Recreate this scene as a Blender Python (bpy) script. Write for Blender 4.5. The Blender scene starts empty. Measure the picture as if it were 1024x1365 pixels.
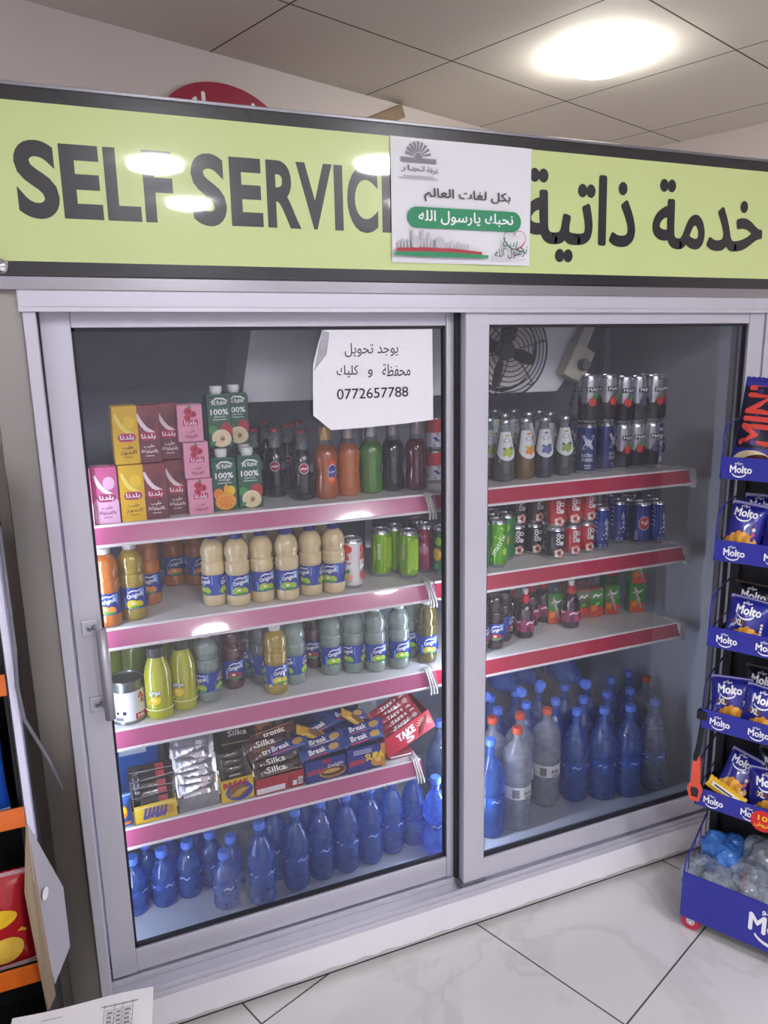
import bpy, bmesh, math, random, unicodedata
from mathutils import Vector, Matrix
random.seed(7)
PI = math.pi
COL = bpy.context.scene.collection
SC = bpy.context.scene

# ---------------------------------------------------------------- camera
F_PX = 995.0
YAW, PITCH, ROLL = math.radians(22.03), math.radians(12.18), math.radians(-1.09)
fwd = Vector((math.sin(YAW)*math.cos(PITCH), math.cos(YAW)*math.cos(PITCH), -math.sin(PITCH)))
rgt0 = fwd.cross(Vector((0, 0, 1))).normalized()
up0 = rgt0.cross(fwd)
rgt = rgt0*math.cos(ROLL) + up0*math.sin(ROLL)
upv = up0*math.cos(ROLL) - rgt0*math.sin(ROLL)
cam_data = bpy.data.cameras.new('camera')
cam_data.sensor_fit = 'HORIZONTAL'
cam_data.sensor_width = 36.0
cam_data.lens = F_PX/1024.0*36.0
cam_data.clip_start = 0.02
cam = bpy.data.objects.new('camera', cam_data)
COL.objects.link(cam)
m3 = Matrix((rgt, upv, -fwd)).transposed()
cam.matrix_world = Matrix.Translation((0, -1.55, 1.50)) @ m3.to_4x4()
SC.camera = cam

# ---------------------------------------------------------------- world, exposure
world = bpy.data.worlds.new('world')
SC.world = world
world.use_nodes = True
world.node_tree.nodes['Background'].inputs[0].default_value = (0.75, 0.78, 1.0, 1)
world.node_tree.nodes['Background'].inputs[1].default_value = 0.02
vs = SC.view_settings
vs.view_transform = 'Standard'
vs.look = 'None'
vs.gamma = 1.0
vs.exposure = 1.42
vs.use_curve_mapping = False
SC.cycles.use_denoising = True
SC.cycles.max_bounces = 14
SC.cycles.transmission_bounces = 12
SC.cycles.transparent_max_bounces = 24
SC.cycles.glossy_bounces = 4
SC.cycles.diffuse_bounces = 4
SC.cycles.caustics_reflective = False
SC.cycles.caustics_refractive = False
SC.cycles.sample_clamp_indirect = 6.0

LAMP_POWER = 42.0
ADDED_TUBE_POWER = 11.0
LAMP_TINT = (0.93, 0.94, 1.0)
WARM_TINT = (1.0, 0.96, 0.88)
H_CEIL = 2.36
ROOM_ROT = math.radians(20)
E1 = Vector((math.cos(ROOM_ROT), math.sin(ROOM_ROT), 0))
E2 = Vector((-math.sin(ROOM_ROT), math.cos(ROOM_ROT), 0))

# ---------------------------------------------------------------- materials
def lin(c):
    c = c.lstrip('#')
    o = []
    for i in (0, 2, 4):
        v = int(c[i:i+2], 16)/255
        o.append(v/12.92 if v <= 0.04045 else ((v+0.055)/1.055)**2.4)
    return tuple(o)
_M = {}
def mat(col, rough=0.5, metal=0.0, trans=0.0, coat=0.0, ior=1.45, emit=0.0, alpha=1.0, vary=0.06, vscale=14.0, spec=0.5, bump=0.0):
    key = (col, rough, metal, trans, coat, ior, emit, alpha, vary, vscale, spec, bump)
    if key in _M: return _M[key]
    m = bpy.data.materials.new('surface_%s' % col.strip('#'))
    m.use_nodes = True
    nt = m.node_tree
    b = nt.nodes['Principled BSDF']
    rgb = lin(col)
    b.inputs['Base Color'].default_value = (*rgb, 1)
    b.inputs['Roughness'].default_value = rough
    b.inputs['Metallic'].default_value = metal
    b.inputs['Transmission Weight'].default_value = trans
    b.inputs['Coat Weight'].default_value = coat
    b.inputs['Coat Roughness'].default_value = 0.03 if trans == 0 else 0.05
    b.inputs['Coat IOR'].default_value = 1.5 if trans == 0 else 1.6
    b.inputs['IOR'].default_value = ior
    b.inputs['Alpha'].default_value = alpha
    b.inputs['Specular IOR Level'].default_value = spec
    if emit:
        b.inputs['Emission Color'].default_value = (*rgb, 1)
        b.inputs['Emission Strength'].default_value = emit
    if vary > 0 or bump > 0:
        tc = nt.nodes.new('ShaderNodeTexCoord')
        nz = nt.nodes.new('ShaderNodeTexNoise')
        nz.inputs['Scale'].default_value = vscale
        nz.inputs['Detail'].default_value = 3
        nt.links.new(tc.outputs['Object'], nz.inputs['Vector'])
        if vary > 0:
            mx = nt.nodes.new('ShaderNodeMix'); mx.data_type = 'RGBA'
            mx.inputs[6].default_value = (*[c*(1-vary) for c in rgb], 1)
            mx.inputs[7].default_value = (*[min(1, c*(1+vary)) for c in rgb], 1)
            nt.links.new(nz.outputs['Fac'], mx.inputs[0])
            nt.links.new(mx.outputs[2], b.inputs['Base Color'])
        if bump > 0:
            bp = nt.nodes.new('ShaderNodeBump')
            bp.inputs['Strength'].default_value = bump
            bp.inputs['Distance'].default_value = 0.004
            nt.links.new(nz.outputs['Fac'], bp.inputs['Height'])
            nt.links.new(bp.outputs['Normal'], b.inputs['Normal'])
    _M[key] = m
    return m

def pane_mat(name, tint, refl_ior=1.5, rough=0.0, veil=0.036):
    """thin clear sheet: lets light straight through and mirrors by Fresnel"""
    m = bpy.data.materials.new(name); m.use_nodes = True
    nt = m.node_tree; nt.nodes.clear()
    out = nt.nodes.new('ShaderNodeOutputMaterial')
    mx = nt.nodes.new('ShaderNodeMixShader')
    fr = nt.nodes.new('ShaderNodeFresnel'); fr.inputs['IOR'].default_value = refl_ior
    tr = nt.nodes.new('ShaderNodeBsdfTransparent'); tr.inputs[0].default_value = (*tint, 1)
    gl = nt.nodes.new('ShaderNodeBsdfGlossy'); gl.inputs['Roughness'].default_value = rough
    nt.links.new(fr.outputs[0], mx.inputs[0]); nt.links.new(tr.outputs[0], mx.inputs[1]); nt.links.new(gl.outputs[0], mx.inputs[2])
    df = nt.nodes.new('ShaderNodeBsdfDiffuse'); df.inputs[0].default_value = (.80, .80, .90, 1)  # haze of reflected light put into the glass as pale diffuse colour
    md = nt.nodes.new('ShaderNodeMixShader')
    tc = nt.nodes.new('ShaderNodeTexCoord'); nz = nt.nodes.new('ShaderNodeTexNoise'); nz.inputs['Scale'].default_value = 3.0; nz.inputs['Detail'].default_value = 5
    mr = nt.nodes.new('ShaderNodeMapRange'); mr.inputs[3].default_value = veil*.5; mr.inputs[4].default_value = veil*1.5
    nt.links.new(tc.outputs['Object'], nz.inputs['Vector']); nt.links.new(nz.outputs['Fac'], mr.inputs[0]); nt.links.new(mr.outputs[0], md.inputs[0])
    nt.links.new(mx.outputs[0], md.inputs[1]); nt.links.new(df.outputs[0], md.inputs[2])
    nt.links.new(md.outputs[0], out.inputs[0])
    return m

def film_mat(name, col, alpha, rough=0.1, diffuse=0.5):
    """thin tinted plastic: part clear, part coloured, with sharp highlights"""
    m = bpy.data.materials.new(name); m.use_nodes = True
    nt = m.node_tree; nt.nodes.clear()
    out = nt.nodes.new('ShaderNodeOutputMaterial')
    rgb = lin(col)
    tr = nt.nodes.new('ShaderNodeBsdfTransparent'); tr.inputs[0].default_value = (*[0.35+0.65*c for c in rgb], 1)
    p = nt.nodes.new('ShaderNodeBsdfPrincipled')
    p.inputs['Base Color'].default_value = (*rgb, 1)
    p.inputs['Roughness'].default_value = rough
    p.inputs['Coat Weight'].default_value = 0.6
    p.inputs['Coat Roughness'].default_value = 0.04
    tc = nt.nodes.new('ShaderNodeTexCoord'); nz = nt.nodes.new('ShaderNodeTexNoise'); nz.inputs['Scale'].default_value = 26
    nt.links.new(tc.outputs['Object'], nz.inputs['Vector'])
    bp = nt.nodes.new('ShaderNodeBump'); bp.inputs['Strength'].default_value = 0.5; bp.inputs['Distance'].default_value = 0.006
    nt.links.new(nz.outputs['Fac'], bp.inputs['Height']); nt.links.new(bp.outputs['Normal'], p.inputs['Normal'])
    mr = nt.nodes.new('ShaderNodeMapRange'); mr.inputs[3].default_value = max(0, alpha-0.22); mr.inputs[4].default_value = min(1, alpha+0.22)
    mr.inputs[1].default_value = 0.3; mr.inputs[2].default_value = 0.7
    nt.links.new(nz.outputs['Fac'], mr.inputs[0])
    mx = nt.nodes.new('ShaderNodeMixShader')
    nt.links.new(mr.outputs[0], mx.inputs[0]); nt.links.new(tr.outputs[0], mx.inputs[1]); nt.links.new(p.outputs[0], mx.inputs[2])
    nt.links.new(mx.outputs[0], out.inputs[0])
    return m

# ---------------------------------------------------------------- mesh helper
class MB:
    def __init__(s): s.v, s.f, s.m, s.sm, s.mats = [], [], [], [], []
    def mi(s, m):
        if m not in s.mats: s.mats.append(m)
        return s.mats.index(m)
    def add(s, vs_, fs, m, smooth=False, tf=None):
        k = len(s.v); i = s.mi(m)
        for p in vs_:
            p = Vector(p)
            s.v.append(tuple(tf @ p) if tf is not None else tuple(p))
        for q in fs:
            s.f.append(tuple(k+a for a in q)); s.m.append(i); s.sm.append(smooth)
        return s
    def bm(s, bm, m, smooth=False, tf=None):
        bm.verts.ensure_lookup_table(); bm.verts.index_update()
        s.add([v.co[:] for v in bm.verts], [[v.index for v in f.verts] for f in bm.faces], m, smooth, tf)
        bm.free(); return s
    def box(s, x0, y0, z0, x1, y1, z1, m, bev=0.0, tf=None, seg=2):
        b = bmesh.new(); bmesh.ops.create_cube(b, size=1)
        for v in b.verts:
            v.co = Vector(((x0+x1)/2+v.co.x*(x1-x0), (y0+y1)/2+v.co.y*(y1-y0), (z0+z1)/2+v.co.z*(z1-z0)))
        if bev: bmesh.ops.bevel(b, geom=b.edges[:], offset=bev, segments=seg, affect='EDGES', profile=0.5)
        return s.bm(b, m, False, tf)
    def lathe(s, prof, m, n=28, tf=None, sharp=0.7, caps=True):
        """profile of (r, z[, material]) turned about z"""
        pts = [(p[0], p[1]) for p in prof]
        runs = [[0]]
        for i in range(1, len(pts)):
            runs[-1].append(i)
            if i < len(pts)-1:
                a = Vector((pts[i][0]-pts[i-1][0], pts[i][1]-pts[i-1][1])); b = Vector((pts[i+1][0]-pts[i][0], pts[i+1][1]-pts[i][1]))
                if a.length > 1e-7 and b.length > 1e-7 and a.angle(b) > sharp or (len(prof[i]) > 2): runs.append([i])
        cur = m
        for run in runs:
            if len(prof[run[0]]) > 2: cur = prof[run[0]][2]
            vs_, fs = [], []
            for i in run:
                r, z = pts[i]
                for k in range(n): vs_.append((r*math.cos(2*PI*k/n), r*math.sin(2*PI*k/n), z))
            for j in range(len(run)-1):
                for k in range(n):
                    a, b = j*n+k, j*n+(k+1) % n
                    fs.append((a, b, b+n, a+n))
            s.add(vs_, fs, cur, True, tf)
        return s
    def tube(s, path, r, m, n=10, closed=False, tf=None):
        P = [Vector(p) for p in path]; N = len(P); vs_, fs = [], []
        up = None
        for i in range(N):
            t = (P[(i+1) % N]-P[i-1]) if closed else (P[min(i+1, N-1)]-P[max(i-1, 0)])
            t.normalize()
            if up is None: up = t.orthogonal().normalized()
            up = (up - t*up.dot(t)); up.normalize()
            w = t.cross(up)
            rr = r[i] if isinstance(r, (list, tuple)) else r
            for k in range(n):
                a = 2*PI*k/n
                vs_.append(P[i]+(up*math.cos(a)+w*math.sin(a))*rr)
        for i in range(N if closed else N-1):
            for k in range(n):
                a, b = i*n+k, i*n+(k+1) % n
                c, d = ((i+1) % N)*n+(k+1) % n, ((i+1) % N)*n+k
                fs.append((a, b, c, d))
        if not closed: fs += [tuple(range(n))[::-1], tuple(range((N-1)*n, N*n))]
        return s.add(vs_, fs, m, True, tf)
    def prism(s, poly, y0, y1, m, tf=None):
        """(x, z) outline pushed through y0..y1"""
        n = len(poly)
        vs_ = [(x, y0, z) for x, z in poly]+[(x, y1, z) for x, z in poly]
        fs = [tuple(range(n)), tuple(range(2*n-1, n-1, -1))]+[(i, i+n, (i+1) % n+n, (i+1) % n) for i in range(n)]
        return s.add(vs_, fs, m, False, tf)
    def mesh(s, name):
        me = bpy.data.meshes.new(name)
        me.from_pydata(s.v, [], s.f)
        for m in s.mats: me.materials.append(m)
        me.polygons.foreach_set('material_index', s.m)
        me.polygons.foreach_set('use_smooth', s.sm)
        me.update(); return me
    def build(s, name, parent=None, loc=None):
        o = bpy.data.objects.new(name, s.mesh(name)); COL.objects.link(o)
        if parent is not None: o.parent = parent
        if loc is not None: o.location = loc
        return o

def thing(name, label, cat, group=None, loc=(0, 0, 0), rz=0.0):
    o = bpy.data.objects.new(name, None); COL.objects.link(o)
    o.empty_display_size = 0.05
    o.location = loc; o.rotation_euler = (0, 0, rz)
    return tag(o, label, cat, group)
def tag(o, label, cat, group=None):
    o['label'] = label; o['category'] = cat
    if group: o['group'] = group
    return o
def struct(name, mb):
    o = mb.build(name); o['kind'] = 'structure'; return o
def copy_tree(o, parent=None):
    c = o.copy(); COL.objects.link(c)
    if parent is not None: c.parent = parent
    for ch in KIDS.get(o.name, []): copy_tree_child(ch, c)
    return c
KIDS = {}
def copy_tree_child(o, parent):
    c = o.copy(); COL.objects.link(c); c.parent = parent
    for ch in KIDS.get(o.name, []): copy_tree_child(ch, c)
_P = {}
def place(key, builder, loc, rz, label, cat, group=None, rot=None):
    """first use builds the thing; later uses copy it and each of its parts"""
    if key not in _P:
        before = set(bpy.data.objects.keys())
        o = builder(); _P[key] = o
        for n in bpy.data.objects.keys():
            if n not in before:
                q = bpy.data.objects[n]
                if q.parent is not None: KIDS.setdefault(q.parent.name, []).append(q)
    else: o = copy_tree(_P[key])
    o.location = loc
    o.rotation_euler = rot if rot is not None else (0, 0, rz)
    tag(o, label, cat, group)
    return o
def root(name): 
    o = bpy.data.objects.new(name, None); COL.objects.link(o); o.empty_display_size = 0.03
    return o
ORD = ['first', 'second', 'third', 'fourth', 'fifth', 'sixth', 'seventh', 'eighth', 'ninth', 'tenth', 'eleventh', 'twelfth', 'thirteenth', 'fourteenth']

# ---------------------------------------------------------------- lettering
_FORMS = {}
for cp in range(0xFE70, 0xFEFD):
    d = unicodedata.decomposition(chr(cp)).split()
    if len(d) >= 2 and d[0] in ('<isolated>', '<initial>', '<medial>', '<final>'):
        _FORMS.setdefault(tuple(int(x, 16) for x in d[1:]), {})[d[0][1:-1]] = chr(cp)
def arabic(s):
    """joined letter forms, in the order they stand on the line"""
    out = []
    words = s.split(' ')
    for w in words:
        ch, i = [], 0
        while i < len(w):
            if i+1 < len(w) and (ord(w[i]), ord(w[i+1])) in _FORMS and w[i] == 'ل': ch.append((ord(w[i]), ord(w[i+1]))); i += 2
            else: ch.append((ord(w[i]),)); i += 1
        g = ''
        for k, c in enumerate(ch):
            f = _FORMS.get(c)
            if not f: g += ''.join(chr(x) for x in c); continue
            pj = k > 0 and ch[k-1] in _FORMS and 'initial' in _FORMS[ch[k-1]]
            nj = k+1 < len(ch) and 'initial' in f and ch[k+1] in _FORMS and 'final' in _FORMS[ch[k+1]]
            form = 'medial' if pj and nj else 'final' if pj else 'initial' if nj else 'isolated'
            g += f.get(form) or f.get('isolated')
        out.append(g)
    return ' '.join(out)[::-1]
_T = {}
def text_shape(s, bold=0.0, res=3):
    key = (s, bold, res)
    if key in _T: return _T[key]
    raw = s
    if any('\u0600' <= c <= '\u06ff' for c in s): raw = arabic(s)
    cu = bpy.data.curves.new('lettering', 'FONT')
    cu.body = raw; cu.offset = bold; cu.resolution_u = res; cu.fill_mode = 'FRONT'
    o = bpy.data.objects.new('lettering', cu); COL.objects.link(o)
    bpy.context.view_layer.update()
    dg = bpy.context.evaluated_depsgraph_get()
    me = bpy.data.meshes.new_from_object(o.evaluated_get(dg))
    vs_ = [(v.co.x, v.co.y) for v in me.vertices]; fs = [tuple(p.vertices) for p in me.polygons]
    bpy.data.objects.remove(o); bpy.data.curves.remove(cu); bpy.data.meshes.remove(me)
    xs = [v[0] for v in vs_] or [0]; ys = [v[1] for v in vs_] or [0]
    cx, cy = (min(xs)+max(xs))/2, (min(ys)+max(ys))/2
    W, Hh = max(xs)-min(xs) or 1, max(ys)-min(ys) or 1
    r = ([((x-cx)/W, (y-cy)/Hh) for x, y in vs_], fs, W/Hh, Hh)
    _T[key] = r
    return r

class Decal:
    """flat print in label coordinates (u across, v up), laid on a face or wrapped round a body"""
    def __init__(s): s.items = []; s.k = 0
    def _a(s, vs_, fs, m, lay=None):
        if lay is None: s.k += 1; lay = s.k
        s.items.append((vs_, fs, m, lay)); return s
    def rect(s, u0, v0, u1, v1, m, rows=1):
        n = max(1, int(abs(u1-u0)/0.004))
        vs_ = [(u0+(u1-u0)*i/n, v0+(v1-v0)*j/rows) for j in range(rows+1) for i in range(n+1)]
        fs = [(j*(n+1)+i, j*(n+1)+i+1, (j+1)*(n+1)+i+1, (j+1)*(n+1)+i) for j in range(rows) for i in range(n)]
        return s._a(vs_, fs, m)
    def ell(s, cu, cv, ru, rv, m, rot=0.0, n=20, a0=0.0, a1=2*PI):
        vs_ = [(cu, cv)]; c, q = math.cos(rot), math.sin(rot)
        full = a1-a0 > 6.28
        for j in (0.5, 1.0):
            for i in range(n+(0 if full else 1)):
                a = a0+(a1-a0)*i/n
                x, y = ru*j*math.cos(a), rv*j*math.sin(a)
                vs_.append((cu+x*c-y*q, cv+x*q+y*c))
        w = n if full else n+1
        fs = []
        for i in range(n):
            i2 = (i+1) % w
            fs += [(0, 1+i, 1+i2), (1+i, 1+w+i, 1+w+i2, 1+i2)]
        return s._a(vs_, fs, m)
    def ring(s, cu, cv, r0, r1, m, a0=0.0, a1=2*PI, n=24, sy=1.0):
        vs_, fs = [], []
        for i in range(n+1):
            a = a0+(a1-a0)*i/n
            for r in (r0, r1): vs_.append((cu+r*math.cos(a), cv+r*sy*math.sin(a)))
        for i in range(n): fs.append((2*i, 2*i+1, 2*i+3, 2*i+2))
        return s._a(vs_, fs, m)
    def poly(s, pts, m): return s._a(list(pts), [tuple(range(len(pts)))], m)
    def band(s, pts, w, m):
        """a brush stroke along pts, w wide (tapers to both ends)"""
        vs_, fs = [], []
        n = len(pts)
        for i, (u, v) in enumerate(pts):
            a, b = pts[max(0, i-1)], pts[min(n-1, i+1)]
            t = Vector((b[0]-a[0], b[1]-a[1])).normalized(); nn = Vector((-t.y, t.x))
            ww = w*(0.35+0.65*math.sin(PI*(i+0.5)/n))/2
            vs_ += [(u+nn.x*ww, v+nn.y*ww), (u-nn.x*ww, v-nn.y*ww)]
        for i in range(n-1): fs.append((2*i, 2*i+1, 2*i+3, 2*i+2))
        return s._a(vs_, fs, m)
    def text(s, t, cu, cv, m, w=None, h=None, bold=0.0, rot=0.0, res=2, crisp=False):
        pts, fs, asp, fh = text_shape(t, bold if crisp else 0.0, res)
        if crisp: bold = 0.0
        if w is None: w = h*asp
        if h is None: h = w/asp
        c, q = math.cos(rot), math.sin(rot)
        e = bold*.85*h/fh                                                # heavier strokes: the same letters laid again a little aside
        k_ = s.k+1
        n_ = 0 if e <= 0 else (4 if e < .0025 else 10)
        for i_, (dx, dy) in enumerate([(0, 0)]+[(e*math.cos(2*PI*i/n_), e*math.sin(2*PI*i/n_)) for i in range(n_)]):
            s._a([(cu+dx+x*w*c-y*h*q, cv+dy+x*w*q+y*h*c) for x, y in pts], fs, m, k_+.09*i_)
        s.k = k_
        return s
    def lay(s, mb, fn, base=0.0004, step=0.00022, smooth=False):
        for vs_, fs, m, k in s.items:
            mb.add([fn(u, v, base+step*k) for u, v in vs_], fs, m, smooth)
        return mb
def flat_front(y): return lambda u, v, d: (u, y-d, v)
def wrap(R, a0=-PI/2): return lambda u, v, d: ((R+d)*math.cos(a0+u/R), (R+d)*math.sin(a0+u/R), v)

# colours used again and again
WHITE = mat('#f2f2f4', 0.5)
BLACK = mat('#101012', 0.5)
INK = mat('#1b1b1f', 0.6)
RED = mat('#c8202c', 0.35)
GREEN = mat('#2f9a3c', 0.4)
YELLOW = mat('#f2cf12', 0.4)
ALU = mat('#c9c7d2', 0.36, metal=0.3, vary=0.04, vscale=3)
ALU_DK = mat('#77767f', 0.42, metal=0.6)
STEEL = mat('#9b9690', 0.33, metal=0.9, vary=0.14, vscale=2.2)
CHROME = mat('#d9d9de', 0.16, metal=1.0)
RUBBER = mat('#18181b', 0.7)
CLEAR = film_mat('clear_plastic', '#e6edf2', 0.22)
CLEARGLASS = film_mat('clear_bottle_glass', '#aab4b6', 0.3, rough=0.05)
# ================================================================ ROOM
def nodes_of(name):
    m = bpy.data.materials.new(name); m.use_nodes = True
    return m, m.node_tree, m.node_tree.nodes['Principled BSDF']
def floor_material():
    m, nt, b = nodes_of('marble_tile')
    tc = nt.nodes.new('ShaderNodeTexCoord')
    br = nt.nodes.new('ShaderNodeTexBrick')
    br.offset = 0.0; br.inputs['Scale'].default_value = 1.0
    br.inputs['Brick Width'].default_value = 0.585; br.inputs['Row Height'].default_value = 0.585
    br.inputs['Mortar Size'].default_value = 0.0022; br.inputs['Mortar Smooth'].default_value = 0.1
    br.inputs['Mortar'].default_value = (*lin('#5a5556'), 1)
    nt.links.new(tc.outputs['Object'], br.inputs['Vector'])
    nz = nt.nodes.new('ShaderNodeTexNoise'); nz.inputs['Scale'].default_value = 1.15; nz.inputs['Detail'].default_value = 5; nz.inputs['Distortion'].default_value = 1.6
    nt.links.new(tc.outputs['Object'], nz.inputs['Vector'])
    sub = nt.nodes.new('ShaderNodeMath'); sub.operation = 'SUBTRACT'; sub.inputs[1].default_value = 0.5
    ab = nt.nodes.new('ShaderNodeMath'); ab.operation = 'ABSOLUTE'
    mr = nt.nodes.new('ShaderNodeMapRange'); mr.inputs[1].default_value = 0.0; mr.inputs[2].default_value = 0.022; mr.inputs[3].default_value = 0.2; mr.inputs[4].default_value = 0.0
    nt.links.new(nz.outputs['Fac'], sub.inputs[0]); nt.links.new(sub.outputs[0], ab.inputs[0]); nt.links.new(ab.outputs[0], mr.inputs[0])
    mx = nt.nodes.new('ShaderNodeMix'); mx.data_type = 'RGBA'
    mx.inputs[6].default_value = (*lin('#dcd9d8'), 1); mx.inputs[7].default_value = (*lin('#a39c9a'), 1)
    nt.links.new(mr.outputs[0], mx.inputs[0])
    for k in ('Color1', 'Color2'): nt.links.new(mx.outputs[2], br.inputs[k])
    nt.links.new(br.outputs['Color'], b.inputs['Base Color'])
    b.inputs['Roughness'].default_value = 0.16
    return m
def ceiling_material():
    m, nt, b = nodes_of('ceiling_tile')
    tc = nt.nodes.new('ShaderNodeTexCoord')
    br = nt.nodes.new('ShaderNodeTexBrick'); br.offset = 0.0
    br.inputs['Scale'].default_value = 1.0
    br.inputs['Brick Width'].default_value = 0.60; br.inputs['Row Height'].default_value = 0.60
    br.inputs['Mortar Size'].default_value = 0.0035; br.inputs['Mortar Smooth'].default_value = 0.3
    br.inputs['Color1'].default_value = (*lin('#e8e3da'), 1); br.inputs['Color2'].default_value = (*lin('#e4ded4'), 1)
    br.inputs['Mortar'].default_value = (*lin('#5f574c'), 1)
    nt.links.new(tc.outputs['Object'], br.inputs['Vector']); nt.links.new(br.outputs['Color'], b.inputs['Base Color'])
    b.inputs['Roughness'].default_value = 0.75
    return m
def wall_material(col):
    m, nt, b = nodes_of('painted_wall')
    tc = nt.nodes.new('ShaderNodeTexCoord'); nz = nt.nodes.new('ShaderNodeTexNoise'); nz.inputs['Scale'].default_value = 2.2; nz.inputs['Detail'].default_value = 6
    nt.links.new(tc.outputs['Object'], nz.inputs['Vector'])
    mx = nt.nodes.new('ShaderNodeMix'); mx.data_type = 'RGBA'
    c = lin(col)
    mx.inputs[6].default_value = (*[x*0.9 for x in c], 1); mx.inputs[7].default_value = (*[min(1, x*1.06) for x in c], 1)
    nt.links.new(nz.outputs['Fac'], mx.inputs[0]); nt.links.new(mx.outputs[2], b.inputs['Base Color'])
    b.inputs['Roughness'].default_value = 0.6
    return m
def uv3(u, v, z=0.0): return E1*u + E2*v + Vector((0, 0, z))
V_BACK, V_REAR, U_R, U_L = 0.655, -4.6, 2.78, -2.6
def room_box(name, u0, v0, z0, u1, v1, z1, m, origin=(0, 0, 0)):
    o = MB().box(u0, v0, z0, u1, v1, z1, m).build(name)
    o.rotation_euler = (0, 0, ROOM_ROT); o.location = origin
    o['kind'] = 'structure'; return o
g = Vector((1.012, -0.447, 0))                                       # a crossing of the tile joints
gu, gv = g.dot(E1), g.dot(E2)
fl = MB().box(U_L-gu-.1, V_REAR-gv-.1, -0.05, U_R-gu+.1, V_BACK-gv+.1, 0, floor_material()).build('floor')
fl.location = g; fl.rotation_euler = (0, 0, ROOM_ROT+math.radians(1.5)); fl['kind'] = 'structure'
k = Vector((1.158, 0.693, 0)); ku, kv = k.dot(E1), k.dot(E2)           # a crossing of the ceiling grid
ce = MB().box(U_L-ku-.1, V_REAR-kv-.1, 0, U_R-ku+.1, V_BACK-kv+.1, 0.05, ceiling_material()).build('ceiling')
ce.location = (k.x, k.y, H_CEIL); ce.rotation_euler = (0, 0, ROOM_ROT); ce['kind'] = 'structure'
WALLM = wall_material('#d8cec9')
room_box('wall_back', U_L-.1, V_BACK, 0, U_R+.1, V_BACK+.1, H_CEIL, WALLM)
room_box('wall_right', U_R, V_REAR, 0, U_R+.1, V_BACK, H_CEIL, WALLM)
room_box('wall_left', U_L-.1, V_REAR, 0, U_L, V_BACK, H_CEIL, wall_material('#d2cfd6'))
room_box('wall_front', U_L-.1, V_REAR-.1, 0, U_R+.1, V_REAR, H_CEIL, wall_material('#d2cfd8'))

# round ceiling lamps: a shallow white rim and a glowing disc
def lamp(name, x, y, label, tint, power, r=0.125, dome=0.008):
    t = thing(name, label, 'ceiling light', 'round ceiling lights', (x, y, H_CEIL))
    rr = r if dome == 0 else r-.045
    MB().lathe([(rr, 0), (rr+.008, -.004), (rr+.008, -.02), (rr-.004, -.026), (rr-.004, -.02)], mat('#f4f4f4', 0.4), 48).build('lamp_rim', t)
    key = bpy.data.materials.new('lamp_glow'); key.use_nodes = True
    nt = key.node_tree; nt.nodes.clear()
    e = nt.nodes.new('ShaderNodeEmission'); e.inputs[0].default_value = (*tint, 1); e.inputs[1].default_value = power
    o = nt.nodes.new('ShaderNodeOutputMaterial'); nt.links.new(e.outputs[0], o.inputs[0])
    MB().lathe([(r-.004, -.012), (r-.006, -.024-dome*.5), (r*.75, -.031-dome*.85), (r*.4, -.033-dome), (0.0, -.033-dome)], key, 48).build('lamp_diffuser', t)
    return t
La = Vector((0.434, -2.318)); A_ = Vector((0.98, 0.31)); B_ = Vector((0.27, -0.87))
lamp('ceiling_lamp', 1.56, 0.49, 'bright round ceiling light shining above the cooler', WARM_TINT, LAMP_POWER*0.65, 0.12, .014)
LC, LD = La+A_*1.25+B_*1.05, La-A_*2.0
for q, lb in ((La, 'round ceiling light mirrored above the second word of the sign'), (La+B_, 'round ceiling light mirrored below it in the green sign'),
              (La+A_, 'round ceiling light mirrored beside the white poster'), (LD, 'round ceiling light on the far left of the shop ceiling'),
              (LC, 'round ceiling light in the back row behind the poster mirror light'), (LD+B_*1.1, 'round ceiling light at the far back left of the shop')):
    lamp('ceiling_lamp', q.x, q.y, lb, LAMP_TINT, LAMP_POWER)

# the shop logo on the wall and the wooden strip beside it
def on_wall(u, z, d=0.0): return uv3(u, V_BACK-d, z)
def wall_thing(name, u, z, label, cat):
    o = thing(name, label, cat, None, tuple(on_wall(u, z, 0.0)), ROOM_ROT); return o
w = wall_thing('oval_shop_sign', 0.765, 2.13, 'dark red oval shop sign with white lettering on the wall above the cooler', 'wall sign')
mb = MB(); n = 56
mb.prism([(0.222*math.cos(2*PI*i/n), 0.15*math.sin(2*PI*i/n)) for i in range(n)], -0.012, 0, mat('#9c1f3e', 0.45))
mb.build('oval_plate', w)
d = Decal().text('كلاسيك', 0.0, 0.068, WHITE, w=.30, bold=.03)
d.lay(MB(), flat_front(-.012)).build('lettering', w)
w = wall_thing('wooden_strip', 1.36, 2.28, 'thin brown wooden strip slanting on the wall behind the sign', 'strip')
MB().box(-.14, -.02, -.022, .14, 0, .022, mat('#8d7a63', 0.6, vary=.2, vscale=30), .003, tf=Matrix.Rotation(math.radians(-24), 4, 'Y')).build('strip_board', w)

# ================================================================ THE COOLER
cooler = thing('display_cooler', 'wide glass door drinks cooler under a green sign lettered in English and Arabic', 'fridge', None, (0.83, 0, 0))
CO = Vector((0.83, 0, 0))
def part(mb, name, parent=None):
    """parts are laid out in room coordinates and hung on the cooler's base"""
    o = mb.build(name, parent or cooler)
    if parent is None: o.location = -CO
    return o
LINER = mat('#c3c8d4', 0.38, vary=.05)
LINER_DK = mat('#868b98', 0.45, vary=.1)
XL, XR, YB = -0.045, 1.69, 0.575
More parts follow.
